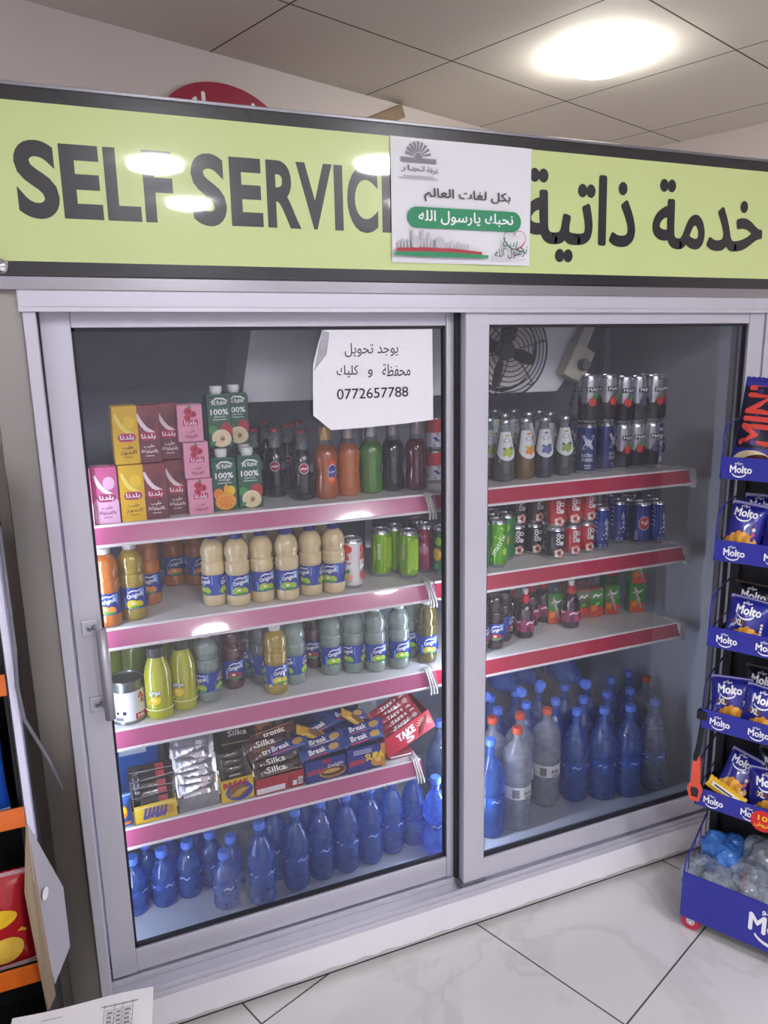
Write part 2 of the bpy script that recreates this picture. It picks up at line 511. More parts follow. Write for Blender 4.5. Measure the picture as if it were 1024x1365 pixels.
# outer body
mb = MB()
mb.box(-.135, -.02, 0.02, -.075, .62, 1.66, STEEL, .002)             # stainless side column
mb.box(1.74, -.02, 0.02, 1.80, .62, 1.66, mat('#56555c', .4, metal=.5), .002)  # right column: its dark reflection is put into a darker metal colour
mb.box(-.075, .60, .02, 1.74, .62, 1.66, ALU_DK)
mb.box(-.075, .0, 1.615, 1.74, .60, 1.66, ALU_DK)
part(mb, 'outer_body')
mb = MB()
mb.box(XL-.02, .045, .12, XL, YB, 1.60, LINER); mb.box(XR, .045, .12, XR+.02, YB, 1.60, LINER)
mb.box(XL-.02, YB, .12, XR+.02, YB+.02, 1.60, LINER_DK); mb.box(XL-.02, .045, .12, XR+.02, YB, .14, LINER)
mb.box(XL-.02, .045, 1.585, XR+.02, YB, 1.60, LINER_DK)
part(mb, 'inner_liner')
mb = MB()
mb.box(-.075, -.055, .018, 1.74, .04, .098, mat('#e7e5ea', .4, vary=.05), .003)
pb = part(mb, 'base_panel')
edge = [(1.735, .016), (-.07, .016)]+[(-.07+1.805*i/60, .020+random.uniform(0, .007)) for i in range(61)]   # flaking strip along the lower edge
mb = MB().prism(edge, -.0565, -.0548, mat('#b9b4b4', .7))
mb.build('peeling_edge', pb)
mb = MB()
mb.box(-.075, -.045, 0.0, 1.74, .04, .018, mat('#3a383a', .8))
part(mb, 'plinth')
# door frame of the cabinet
mb = MB()
mb.box(-.080, -.050, 1.585, 1.742, .045, 1.617, ALU, .002)
mb.box(-.080, -.053, 1.579, 1.742, -.046, 1.588, mat('#cfcdd6', .3, metal=.4), .001)
mb.box(-.075, -.045, .125, -.053, .045, 1.585, ALU, .002)
mb.box(1.716, -.045, .125, 1.742, .045, 1.585, ALU, .002)
part(mb, 'cabinet_frame')
mb = MB()
mb.box(-.078, -.056, .097, 1.742, .05, .112, ALU, .002)
mb.box(-.075, -.050, .112, 1.74, -.044, .124, ALU, .001); mb.box(-.075, -.004, .112, 1.74, .002, .126, ALU, .001); mb.box(-.075, .036, .112, 1.74, .042, .128, ALU, .001)
part(mb, 'sliding_track')
# sliding doors
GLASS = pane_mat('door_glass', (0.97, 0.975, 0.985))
SEAL = mat('#232128', .6)
def door(name, x0, x1, sl, sr, y0, y1, z0=.128, z1=1.583, rb=.058, rt=.03):
    mb = MB()
    mb.box(x0, y0, z0, x0+sl, y1, z1, ALU, .002); mb.box(x1-sr, y0, z0, x1, y1, z1, ALU, .002)
    mb.box(x0+sl, y0+.002, z0, x1-sr, y1-.002, z0+rb, ALU, .002); mb.box(x0+sl, y0+.002, z1-rt, x1-sr, y1-.002, z1, ALU, .002)
    o = part(mb, name)
    gx0, gx1, gz0, gz1, ym = x0+sl, x1-sr, z0+rb, z1-rt, (y0+y1)/2
    sb = MB()
    for a in ((gx0, gz0, gx1, gz0+.006), (gx0, gz1-.006, gx1, gz1), (gx0, gz0, gx0+.005, gz1), (gx1-.005, gz0, gx1, gz1)):
        sb.box(a[0], ym-.006, a[1], a[2], ym+.006, a[3], SEAL)
    sb.build('rubber_seal', o)
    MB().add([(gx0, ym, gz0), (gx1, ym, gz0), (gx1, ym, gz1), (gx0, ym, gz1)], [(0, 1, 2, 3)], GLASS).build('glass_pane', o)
    return o
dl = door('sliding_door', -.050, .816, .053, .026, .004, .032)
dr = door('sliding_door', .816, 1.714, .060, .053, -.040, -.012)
MB().box(.808, -.013, .128, .820, .005, 1.583, SEAL).build('added_light_seal', dr)  # added strip, blocks the tubes' light leaking between the doors
MB().box(.808, -.043, .118, .878, -.010, .132, ALU_DK, .002).build('roller_shoe', dr)
h = MB()
h.tube([(.002, -.035, .775), (.001, -.035, .87), (.000, -.035, .968)], .0105, mat('#b9b8bf', .38, metal=.45), 16)
ho = h.build('door_handle', dl)
for z in (.795, .962):
    h = MB()
    h.box(-.036, .000, z-.017, -.006, .0045, z+.017, ALU, .002)
    h.tube([(-.021, .001, z), (-.021, -.002, z)], .006, CHROME, 14); h.tube([(-.021, -.0015, z), (-.021, -.0026, z)], .003, ALU_DK, 6)
    h.tube([(-.012, .002, z), (-.006, -.018, z+.003), (.000, -.030, z+.004)], .006, ALU, 10)
    h.build('handle_bracket', ho)

# shelves with sloping price rails
RAIL_L = mat('#bb5480', .22, coat=.6, vary=.08, vscale=3)
RAIL_R = mat('#b51f42', .3, coat=.3, vary=.1, vscale=3)
LIP = mat('#efe6ea', .25, coat=.5)
SHELF = mat('#e4e1dd', .42, vary=.05)
def shelf(z, x0, x1, depth, railm, clip, end=False, d0=.10):
    mb = MB().box(x0, d0, z-.014, x1, depth, z, SHELF, .001)
    for i in range(2):
        xb = x0+(x1-x0)*(.12+.76*i); mb.box(xb-.008, d0+.02, z-.05, xb+.008, YB, z-.014, SHELF)
    s = part(mb, 'shelf')
    r = MB()
    zt, zb, yt, yb_ = z+.002, z-.041, d0-.002, d0-.018
    sec = [(yt, zt), (yt-.004, zt+.002), (yt-.005, zt-.003), (yb_-.003, zb+.006), (yb_-.006, zb+.004), (yb_-.006, zb), (yb_+.004, zb), (yt+.003, zt-.006)]
    n = len(sec)
    vs_ = [(x0, y, q) for y, q in sec]+[(x1, y, q) for y, q in sec]
    for i in range(n):
        j = (i+1) % n
        r.add([vs_[i], vs_[j], vs_[n+j], vs_[n+i]], [(0, 1, 2, 3)], LIP if i in (0, 1, 3, 4) else railm)
    r.add(vs_[:n], [tuple(range(n))], LIP); r.add(vs_[n:], [tuple(range(n))], LIP)
    r.build('price_rail', s)
    if clip == 'tie':
        c = MB()
        for k_ in range(3):
            xo = x1-.024+k_*.006
            c.tube([(xo, d0+.012, z+.004), (xo, d0-.008, z+.006), (xo+.003, d0-.022, z-.018), (xo+.007+k_*.002, d0-.026, z-.045), (xo+.008+k_*.003, d0-.022, z-.058)], .0026, mat('#dedbd4', .6), 8)
        c.build('cable_tie', s)
    if end:
        c = MB().prism([(x1-.004, z+.004), (x1+.012, z+.004), (x1+.020, z-.03), (x1+.018, z-.05), (x1+.004, z-.05), (x1-.004, z-.02)], d0-.022, d0+.05, mat('#dcdadf', .45))
        c.build('shelf_bracket', s)
    return s
ZA, ZB, ZC, ZD, ZE = 1.148, .918, .68, .432, .14
for z, in ((ZA,), (ZB,), (ZC,)):
    shelf(z, -.030, .797, .50, RAIL_L, 'tie')
    shelf(z, .801, 1.615, .50, RAIL_R, None, True)
shelf(ZD, -.030, .757, .47, RAIL_L, 'tie')
for x in (XL+.012, .80, XR-.012): part(MB().box(x-.012, YB-.02, .16, x+.012, YB, 1.56, mat('#b9bcc4', .4, metal=.3)), 'shelf_upright')

# added cool white tubes, upright and unseen behind the door posts, to brighten lower shelves
ADDED_TUBE = bpy.data.materials.new('added_tube_glow'); ADDED_TUBE.use_nodes = True
_nt = ADDED_TUBE.node_tree; _nt.nodes.clear()
_e = _nt.nodes.new('ShaderNodeEmission'); _e.inputs[0].default_value = (.70, .80, 1.0, 1); _e.inputs[1].default_value = ADDED_TUBE_POWER
_o = _nt.nodes.new('ShaderNodeOutputMaterial'); _nt.links.new(_e.outputs[0], _o.inputs[0])
ADDED_TUBE_STRONG = ADDED_TUBE.copy(); ADDED_TUBE_STRONG.node_tree.nodes['Emission'].inputs[1].default_value = ADDED_TUBE_POWER*2.4
for x, z0, z1 in ((.862, .17, .95), (-.026, .17, 1.30)):
    mb = MB().box(x-.008, .052, z0-.02, x+.008, .056, z1+.02, ALU_DK)
    for z in (z0, z1): mb.box(x-.007, .054, z-.014, x+.007, .070, z+.014, mat('#e4e4e8', .4), .002)
    tu = part(mb, 'added_light_fitting')
    MB().tube([(x, .063, z0+.012), (x, .063, z1-.012)], .0055, ADDED_TUBE if x < 0 else ADDED_TUBE_STRONG, 12).build('added_light_tube', tu)

# evaporator and its fan under the cooler's roof
EV = mat('#dcdde2', .4, vary=.03)
mb = MB().prism([(.375, 1.382), (1.30, 1.376), (1.40, 1.50), (1.44, 1.585), (.415, 1.585)], .30, .56, EV)
ev = part(mb, 'evaporator_housing')
FC, FR = Vector((1.112, .298, 1.495)), .122
fb = MB()
tf0 = Matrix.Translation(FC) @ Matrix.Rotation(PI/2, 4, 'X')
nseg = 40
fb.add([(0, 0, 0)]+[(FR*.93*math.cos(2*PI*i/nseg), FR*.93*math.sin(2*PI*i/nseg), 0) for i in range(nseg)], [(0, 1+i, 1+(i+1) % nseg) for i in range(nseg)], mat('#1c1c20', .7), tf=tf0)  # dark disc: shade inside the fan hole put into its colour
fb.build('fan_opening_shade', ev)
for i in range(4):
    bl = MB(); a0 = 2*PI*i/4+.5; vs_, fs = [], []
    for j in range(7):
        r_ = .022+.082*j/6
        for q in range(5):
            a = a0+(q/4-.5)*(.55+.75*j/6)
            vs_.append((r_*math.cos(a), r_*math.sin(a), .010+.020*(q/4-.5)))
    for j in range(6):
        for q in range(4): fs.append((j*5+q, j*5+q+1, (j+1)*5+q+1, (j+1)*5+q))
    bl.add(vs_, fs, mat('#d9d4ce', .4), True, tf0); bl.build('fan_blade', ev)
MB().lathe([(0, .034), (.020, .034), (.026, .028), (.026, .0)], mat('#3b3a3d', .5), 24, tf0).build('fan_hub', ev)
gd = MB(); WIRE = mat('#2b2a2e', .4, metal=.4)
for k_ in range(8):
    r_ = .030+(FR+.006-.030)*k_/7; y = .030+.018*math.cos(PI/2*k_/7)
    gd.tube([(r_*math.cos(2*PI*i/36), r_*math.sin(2*PI*i/36), y) for i in range(36)], .0016 if k_ < 7 else .0028, WIRE, 6, True, tf0)
for i in range(6):
    a = 2*PI*i/6+.2
    gd.tube([(r_*math.cos(a), r_*math.sin(a), .031+.018*math.cos(PI/2*(r_-.03)/(FR-.02))) for r_ in (.028, .06, .09, FR+.005)]+[((FR+.006)*math.cos(a), (FR+.006)*math.sin(a), .0)], .0018, WIRE, 6, False, tf0)
gd.build('fan_guard', ev)
tb = MB(); tft = Matrix.Translation((1.345, .27, 1.455)) @ Matrix.Rotation(math.radians(28), 4, 'Y')
tb.box(-.035, -.015, -.05, .035, .03, .05, mat('#c9c4b4', .5), .004, tft)
tb.box(-.03, -.005, .05, .0, .03, .125, mat('#bfbcb4', .5), .003, tft)
th = tb.build('thermostat_box', ev)
MB().lathe([(0, .022), (.014, .022), (.016, .018), (.017, .0)], mat('#6b6a68', .4), 24, tft @ Matrix.Translation((.008, -.015, 0)) @ Matrix.Rotation(PI/2, 4, 'X')).build('thermostat_knob', th)

# the lettered sign box over the doors
SIGN = mat('#cbda92', .35, coat=1.0, vary=.03, vscale=1.5)
SBLK = mat('#15161c', .25, coat=1.0, vary=0)
mb = MB().box(-.19, -.055, 1.640, 2.02, .10, 1.948, SBLK, .002)
mb.box(-.19, -.050, 1.617, 2.02, .08, 1.640, mat('#a5a3a8', .25, metal=.8, vary=.1, vscale=3), .001)
mb.box(-.19, -.058, 1.944, 2.02, -.02, 1.950, mat('#8b8990', .3, metal=.7), .001)
sg = part(mb, 'sign_box')
mb = MB().add([(-.185, -.0562, 1.664), (2.015, -.0562, 1.664), (2.015, -.0562, 1.921), (-.185, -.0562, 1.921)], [(0, 1, 2, 3)], SIGN)
mb.build('sign_face', sg)
SINK = mat('#17181f', .3, coat=1.0, vary=0)
d = Decal()
for ch, x0, x1 in (('S', -.060, .007), ('E', .012, .077), ('L', .084, .142), ('F', .149, .200), ('S', .234, .297), ('E', .305, .366), ('R', .375, .441), ('V', .434, .507), ('I', .511, .529), ('C', .538, .604), ('E', .613, .672)):
    d.text(ch, (x0+x1)/2, 1.798, SINK, w=x1-x0, h=.127 if ch in 'SC' else .122, bold=.035, res=6, crisp=True)
d.lay(MB(), flat_front(-.0562), .0004, 0).build('english_lettering', sg)
d = Decal().text('خدمة ذاتية', 1.303, 1.787, SINK, w=.705, h=.186, bold=.026, res=6)
d.lay(MB(), flat_front(-.0562), .0003, .0003).build('arabic_lettering', sg)
mb = MB()
tfb = Matrix.Translation((-.098, -.056, 1.655)) @ Matrix.Rotation(PI/2, 4, 'X')
mb.lathe([(0, .012), (.008, .011), (.012, .007), (.013, 0)], CHROME, 24, tfb); mb.build('sign_stud', sg)

# poster stuck over the sign
po = thing('paper_poster', 'white square paper poster with green banner stuck over the middle of the sign', 'poster', None, (.798, -.0585, 1.80))
PW, PH = .166, .121
mb = MB(); nx, nz = 16, 10
fn = lambda x, z: -.001-.0015*math.sin(x*18)*abs(z)*6
vs_ = [(-PW+2*PW*i/nx, fn(-PW+2*PW*i/nx, -PH+2*PH*j/nz), -PH+2*PH*j/nz) for j in range(nz+1) for i in range(nx+1)]
mb.add(vs_, [(j*(nx+1)+i, j*(nx+1)+i+1, (j+1)*(nx+1)+i+1, (j+1)*(nx+1)+i) for j in range(nz) for i in range(nx)], mat('#e9e8ec', .55, vary=.02), True)
mb.build('poster_sheet', po)
PG, PGY, PRD, PDK = mat('#2f8f62', .5), mat('#8b8a90', .6), mat('#b03342', .5), mat('#1e6b48', .5)
LGY = mat('#c4c3c8', .6)
d = Decal()
for i in range(9):                                                       # fan shaped emblem
    a = PI*(.08+.84*i/8); d.poly([(-.105+.010*math.cos(a-.12), .085+.010*math.sin(a-.12)), (-.105+.030*math.cos(a-.1), .085+.030*math.sin(a-.1)), (-.105+.030*math.cos(a+.1), .085+.030*math.sin(a+.1)), (-.105+.010*math.cos(a+.12), .085+.010*math.sin(a+.12))], PGY)
d.ell(-.105, .085, .008, .008, PGY)
d.rect(-.145, .074, -.065, .083, PGY)
d.text('غرفة', -.073, .060, PGY, h=.014, bold=.02)
d.text('ﺭﺎﺠﺗ', -.118, .062, PGY, w=.055, h=.014, bold=.02)
d.rect(-.15, .043, -.06, .045, LGY); d.rect(-.14, .047, -.07, .049, LGY)
d.text('بكل لغات العالم', .010, .014, mat('#4b4a50', .6), w=.205, h=.026, bold=.02, res=3)
def pill(d, cu, cv, hw, hh, m):
    d.ell(cu-hw+hh, cv, hh, hh, m); d.ell(cu+hw-hh, cv, hh, hh, m); d.rect(cu-hw+hh, cv-hh, cu+hw-hh, cv+hh, m); return d
pill(d, .004, -.031, .136, .0205, PG)
d.text('نحبك يارسول الله', .006, -.030, WHITE, w=.226, h=.027, bold=.025, res=3)
for i in range(22):                                                      # pale skyline
    x = -.155+i*.0075; hh = .010+.012*random.random()+(.022 if i in (4, 7, 9) else 0); d.rect(x, -.093, x+.0055, -.093+hh, LGY)
for x in (-.115, -.06): d.ell(x, -.081, .011, .012, LGY)
d.band([(-.16, -.097), (-.10, -.0965), (-.03, -.097), (.04, -.100)], .012, PRD); d.band([(-.165, -.104), (-.10, -.104), (-.02, -.104), (.055, -.106)], .011, PG)
d.text('نحبك يا', .122, -.083, PDK, w=.062, h=.024, bold=.01, rot=-.25); d.text('رسول الله', .108, -.097, INK, w=.075, h=.022, bold=.0, rot=.1)
d.ring(.108, -.066, .0150, .0163, PDK, PI*.08, PI*1.08); d.ring(.132, -.066, .0150, .0163, PRD, -PI*.08, PI*.92)
d.band([(.094, -.071), (.105, -.083), (.118, -.090)], .003, PDK); d.band([(.147, -.071), (.138, -.082), (.122, -.090)], .003, PRD)
d.rect(.06, -.110, .15, -.1085, LGY)
d.lay(MB(), lambda u, v, dd: (u, fn(u, v)-dd, v)).build('poster_print', po)

# notice sheet taped inside the sliding door
no = thing('paper_notice', 'torn white paper notice with phone number taped to the sliding door glass', 'notice', None, (.626, .0145, 1.44))
out = [(-.128, .106), (.133, .106), (.1335, .02), (.134, -.098), (.06, -.103), (-.04, -.107), (-.115, -.108), (-.127, -.098), (-.147, -.081), (-.156, -.074), (-.1535, -.01), (-.151, .035), (-.140, .07)]
def sheetfn(u, v): return -.0006-.010*max(0, (-u-.10)/.06)**2*max(0, .4-v*3)
b_ = bmesh.new()
f_ = b_.faces.new([b_.verts.new((x, 0, z)) for x, z in out])
bmesh.ops.triangulate(b_, faces=[f_]); bmesh.ops.subdivide_edges(b_, edges=b_.edges[:], cuts=3, use_grid_fill=True)
for v in b_.verts: v.co.y = sheetfn(v.co.x, v.co.z)
MB().bm(b_, mat('#ecebf0', .6, vary=.03, vscale=20), True).build('notice_sheet', no)
d = Decal()
d.text('يوجد تحويل', -.015, .063, INK, w=.126, h=.030, bold=0, res=4)
d.text('محفظة', .043, .018, INK, w=.068, h=.027, res=4); d.text('و', -.020, .012, INK, w=.011, h=.018, res=4); d.text('كليك', -.073, .018, INK, w=.050, h=.026, res=4)
d.text('0772657788', -.014, -.031, INK, w=.170, h=.0225, res=4)
d.lay(MB(), lambda u, v, dd: (u, sheetfn(u, v)-dd, v)).build('notice_lettering', no)
mb = MB().add([(-.128, -.003, .106), (-.150, -.003, .02), (-.120, -.004, .055), (-.112, -.003, .100)], [(0, 1, 2, 3)], film_mat('sticky_tape', '#c9c9cf', .5))
mb.build('tape_strip', no)
# ================================================================ PRODUCTS: builders
TINS = mat('#c9c9cf', .25, metal=.9, vary=0)
CREAM_L = '#e6cf9e'
# juice, soda and water
def liquid(col, trans=.35, rough=.08):
    if max(lin(col)) < .10: trans = .02                                 # dark drinks show no light through
    return mat(col, rough+.06, trans=trans, coat=1.0, ior=1.4, vary=.05, vscale=30, bump=.25)
APPLE, APPLE_IN, ORANGE_F, LEAF = mat('#b42a2f', .4), mat('#efe2c4', .5), mat('#f08a1c', .4), mat('#3f9440', .4)

def carton_body(w, dp, h, m, wrap_=False, fin=True):
    mb = MB().box(-w/2, -dp/2, 0, w/2, dp/2, h, m, .0012, seg=1)
    if fin:
        mb.box(-w/2+.002, -.0015, h-.0005, w/2-.002, .0015, h+.0015, m)
        for s in (-1, 1): mb.add([(s*w/2, -dp/2+.006, h-.001), (s*w/2, dp/2-.006, h-.001), (s*(w/2+.0008), 0, h-.02)], [(0, 1, 2)], m)
    return mb
def milk_carton(face, low, ink, badge, flavour, sheen=.35):
    def f():
        w, dp, h = .052, .040, .1235
        r = root('milk_carton'); m = mat(face, sheen, coat=.35, vary=.03)
        carton_body(w, dp, h, m).build('carton_body', r)
        LM, IM, BM = mat(low, sheen, coat=.35, vary=.02), mat(ink, .5), mat(badge, .4)
        d = Decal()
        if low != face: d.rect(-w/2+.001, .0015, w/2-.001, .048, LM); d.ell(0, .047, w/2-.0015, .012, LM)
        d.band([(-.020, .106), (-.016, .094), (-.010, .082), (-.002, .072), (.008, .066), (.015, .063)], .009, mat('#f3dfe2' if face != '#e2b30c' else '#f7e06a', .45))
        d.ell(.008, .088, .012, .014, mat(low if low != face else '#f0c72a', .5))
        pill(d, .001, .0565, .0185, .0085, BM)
        d.text('بلدنا', .001, .0565, WHITE, w=.028, h=.012, bold=.035)
        d.text('حليب', .001, .036, IM, w=.022, h=.0095, bold=.03)
        d.text(flavour, .001, .0245, IM, w=.034, h=.009, bold=.03)
        d.rect(-.008, .014, .010, .0155, IM)
        d.lay(MB(), flat_front(-dp/2)).build('printed_front', r)
        MB().box(-.012, -.012, h+.0006, .012, -.004, h+.0012, mat(low, .5)).build('top_print', r)
        return r
    return f
def small_carton():
    w, dp, h = .054, .040, .0805
    r = root('small_milk_carton'); m = mat('#e79bb4', .4, coat=.3, vary=.03)
    carton_body(w, dp, h, m).build('carton_body', r)
    d = Decal(); S1, S2 = mat('#c62f4a', .45), mat('#8e2038', .45)
    for u, v, a in ((-.004, .066, .009), (.006, .060, .008), (-.006, .053, .007)): d.ell(u, v, a, a*.9, S1); d.ell(u+.002, v-.001, a*.45, a*.4, S2)
    d.poly([(-.006, .074), (.0, .080), (.004, .073)], LEAF)
    d.rect(-.016, .036, .016, .048, mat('#c2335f', .4)); d.text('بلدنا', 0, .0415, WHITE, w=.026, h=.011, bold=.035)
    d.text('حليب', 0, .023, mat('#9c2b4b', .5), w=.017, h=.007, bold=.02); d.text('الفراولة', 0, .012, mat('#9c2b4b', .5), w=.026, h=.008, bold=.02)
    d.lay(MB(), flat_front(-dp/2)).build('printed_front', r)
    return r
def prisma(kind):
    def f():
        w, dp, h = .057, .050, .122
        r = root('juice_carton'); m = mat('#1d5a3c', .35, coat=.4, vary=.05)
        mb = MB().box(-w/2, -dp/2, 0, w/2, dp/2, h-.006, m, .002, seg=1)
        mb.prism([(-w/2+.001, h-.0065), (w/2-.001, h-.0065), (w/2-.004, h), (-w/2+.004, h)], -dp/2+.004, dp/2-.001, m)
        mb.build('carton_body', r)
        MB().lathe([(.0125, h-.004), (.0125, h+.004), (.0145, h+.005), (.0145, h+.0165), (.013, h+.018), (0, h+.018)], mat('#f1f2f2', .35), 20).build('screw_cap', r)
        d = Decal()
        d.band([(-.018, .104), (-.006, .113), (.010, .112), (.020, .106)], .004, WHITE)
        d.text('Al Rabie', .0, .103, WHITE, w=.034, h=.010, bold=.02, rot=.06)
        d.text('100%', .0, .082, WHITE, w=.040, h=.0125, bold=.05)
        d.text('orange' if kind == 'orange' else 'apple juice', 0, .071, WHITE, w=.026, h=.005, bold=.02)
        d.rect(-.016, .0635, .016, .066, mat('#b9cfc2', .5))
        if kind == 'orange':
            d.ell(-.015, .040, .012, .013, mat('#e08a2a', .4)); d.ell(.012, .046, .011, .012, YELLOW); d.ell(.0, .022, .024, .020, mat('#f29a1f', .4)); d.ell(.0, .022, .020, .0165, mat('#f7b94e', .4))
            for i in range(8):
                a = 2*PI*i/8; d.poly([(0, .022), (.018*math.cos(a-.28), .022+.0145*math.sin(a-.28)), (.018*math.cos(a+.28), .022+.0145*math.sin(a+.28))], ORANGE_F)
            d.poly([(-.004, .055), (.003, .064), (.009, .052), (.005, .040), (-.003, .042)], mat('#f4a93a', .4))
        else:
            d.ell(.014, .040, .014, .018, APPLE); d.ell(-.016, .040, .010, .012, LEAF, .5); d.ell(.001, .022, .022, .0205, APPLE_IN); d.ell(.004, .020, .020, .018, mat('#e9d6ae', .5))
            d.ell(.003, .021, .006, .008, mat('#c9a977', .5)); d.ell(.002, .020, .0015, .003, mat('#4a2e1c', .5)); d.ell(.006, .021, .0015, .003, mat('#4a2e1c', .5))
            d.ell(-.019, .012, .007, .004, LEAF, .3)
        d.lay(MB(), flat_front(-dp/2)).build('printed_front', r)
        return r
    return f

def cola_bottle():
    r = root('cola_bottle'); CO_ = liquid('#120b0c', .15, .05)
    MB().lathe([(0, .002), (.022, .0), (.0255, .003), (.0262, .02), (.0255, .045), (.0262, .07), (.0262, .093), (.0225, .108), (.0165, .123, CLEARGLASS), (.0135, .138), (.0125, .155), (.0132, .158), (.0132, .163)], CO_, 28).build('glass_bottle', r)
    MB().lathe([(.0138, .162), (.0155, .163), (.0152, .169), (.0135, .171), (0, .1715)], mat('#a3333b', .35, metal=.4), 21).build('crown_cap', r)
    d = Decal(); R = .0263
    d.rect(-.035, .066, .035, .092, mat('#26262c', .4, coat=.4))
    d.ring(0, .079, .0105, .0125, mat('#c9c9d2', .4), sy=1.05); d.ell(0, .079, .0102, .0108, mat('#b4203a', .4)); d.band([(-.0085, .077), (-.003, .0795), (.003, .078), (.0085, .081)], .004, WHITE)
    d.rect(.016, .070, .028, .088, mat('#70707a', .5))
    d.lay(MB(), wrap(R), base=.0003).build('paper_label', r)
    return r
def soda_bottle(col, cap, labelled, trans=.3):
    def f():
        r = root('soda_bottle'); L = liquid(col, trans, .06)
        MB().lathe([(0, .003), (.024, .0), (.029, .004), (.0302, .018), (.029, .038), (.0262, .055), (.0262, .064), (.029, .082), (.0302, .096), (.0292, .110), (.0245, .124), (.0185, .132, CLEARGLASS), (.0158, .140), (.0150, .158), (.0158, .160), (.0158, .164)], L, 32).build('bottle_body', r)
        MB().lathe([(.0162, .143), (.0166, .150), (.0166, .174), (.0150, .177), (0, .1775)], mat(cap, .3, metal=.5), 24).build('screw_cap', r)
        if labelled:
            d = Decal()
            for k_ in (0, 1):
                u0 = .018-.09*k_
                d.ell(u0, .066, .013, .030, mat('#e8501e', .4)); d.ell(u0, .066, .0125, .020, WHITE); d.ell(u0, .066, .0120, .018, mat('#2b3f9c', .4)); d.text('ميرندا', u0, .068, WHITE, w=.020, h=.010, bold=.03, rot=.2); d.ell(u0-.002, .050, .008, .005, ORANGE_F)
            d.lay(MB(), lambda u, v, dd: ((.0302 - .0042*math.exp(-((v-.0595)/.018)**2)+dd)*math.cos(-PI/2+u/.03), (.0302-.0042*math.exp(-((v-.0595)/.018)**2)+dd)*math.sin(-PI/2+u/.03), v), base=.0006).build('printed_label', r)
        return r
    return f
def juice_bottle(col, fruit, cap, trans=.25, lab=True):
    """ribbed small plastic juice bottle with a blue wrap label"""
    def f():
        r = root('juice_bottle'); L = liquid(col, trans, .1)
        prof = [(0, .004), (.018, .0), (.0255, .002), (.0282, .007), (.0282, .026), (.0270, .028), (.0270, .079), (.0284, .082), (.0286, .092), (.0278, .096), (.0286, .100), (.0284, .106), (.0250, .110), (.0268, .114), (.0258, .118), (.0282, .123), (.0286, .131), (.0270, .142), (.0222, .153), (.0160, .160), (.0128, .162), (.0128, .167)]
        MB().lathe(prof, L, 28, sharp=.9).build('bottle_body', r)
        cp = MB().lathe([(.0135, .162), (.0142, .163), (.0142, .1745), (.0130, .176), (0, .1762)], mat(cap, .4), 20); cp.build('screw_cap', r)
        if lab:
            d = Decal(); R = .0272; BL, LB, F1 = mat('#1f3f9e', .35, coat=.4, vary=.05), mat('#5b8fe0', .35, coat=.4), mat(fruit, .4)
            d.rect(-.0845, .029, .0845, .078, BL)
            for u0 in (-.055, 0, .055):
                d.poly([(u0-.022, .031), (u0-.022, .056), (u0+.008, .031)], LB); d.poly([(u0+.008, .070), (u0+.021, .076), (u0+.021, .052)], mat('#7aa9ee', .35))
                d.ell(u0-.007, .041, .0115, .0095, F1, .3); d.ell(u0+.007, .040, .0095, .0085, mat(fruit, .4, vary=.12), -.3); d.ell(u0+.001, .034, .013, .003, LEAF)
                d.ell(u0-.004, .043, .004, .003, mat('#f3ecd0', .5))
                d.text('Original', u0, .060, WHITE, w=.031, h=.0125, bold=.03, rot=.22); d.band([(u0-.013, .067), (u0-.004, .0725), (u0+.006, .071), (u0+.014, .075)], .003, WHITE)
            d.lay(MB(), wrap(R), base=.0004).build('wrap_label', r)
        return r
    return f
def lemon_bottle(labelled=True):
    def f():
        r = root('lemon_drink_bottle'); L = liquid('#c9cb12' if labelled else '#9aa53a', .2, .08)
        MB().lathe([(0, .003), (.024, .0), (.0295, .004), (.0308, .012), (.0308, .092), (.0300, .106), (.0265, .124), (.0215, .138), (.0182, .146), (.0182, .150)], L, 28).build('bottle_body', r)
        MB().lathe([(.0190, .148), (.0198, .150), (.0198, .168), (.0185, .170), (0, .1705)], mat('#3d3f38', .4), 24).build('screw_cap', r)
        if labelled:
            d = Decal(); W_ = mat('#f2efb8', .4)
            for u0 in (-.022, .040):
                d.text('موجو', u0+.004, .066, mat('#5f6412', .4), w=.027, h=.013, bold=.06); d.text('موجو', u0+.004, .0665, WHITE, w=.025, h=.011, bold=.03)
                d.ell(u0+.004, .050, .013, .010, YELLOW, .2); d.ell(u0+.001, .051, .007, .006, mat('#f7e36b', .4)); d.ell(u0-.008, .045, .006, .006, mat('#e0b90c', .4))
            d.rect(-.075, .026, .075, .0285, W_)
            d.lay(MB(), wrap(.0309), base=.0004).build('printed_label', r)
        return r
    return f
def tin_can():
    r = root('food_tin'); R = .038
    MB().lathe([(0, .002), (R-.002, .002), (R+.0008, .0), (R+.0008, .004), (R-.0005, .006), (R-.0005, .096), (R+.0008, .098), (R+.0008, .1025), (R-.002, .1025), (R-.003, .098), (0, .098)], mat('#8d9088', .28, metal=.85), 40).build('tin_body', r)
    d = Decal(); PW_ = mat('#e3e2e6', .45)
    d.rect(-.112, .008, .112, .078, PW_)
    d.rect(.015, .009, .06, .024, mat('#c8323c', .4)); d.text('MA', .030, .0165, WHITE, h=.009, bold=.03)
    d.band([(.026, .060), (.031, .072), (.036, .060), (.032, .050)], .008, RED); d.band([(.030, .046), (.034, .054), (.040, .044)], .006, RED)
    for i in range(4): d.rect(-.022, .060-i*.006, -.004, .0615-i*.006, mat('#b7b6bc', .5))
    d.rect(-.026, .027, -.020, .033, INK); d.rect(-.012, .026, -.005, .034, INK)
    d.rect(-.028, .012, -.012, .020, mat('#6c6b70', .5))
    d.lay(MB(), wrap(R), base=.0004).build('paper_label', r)
    return r
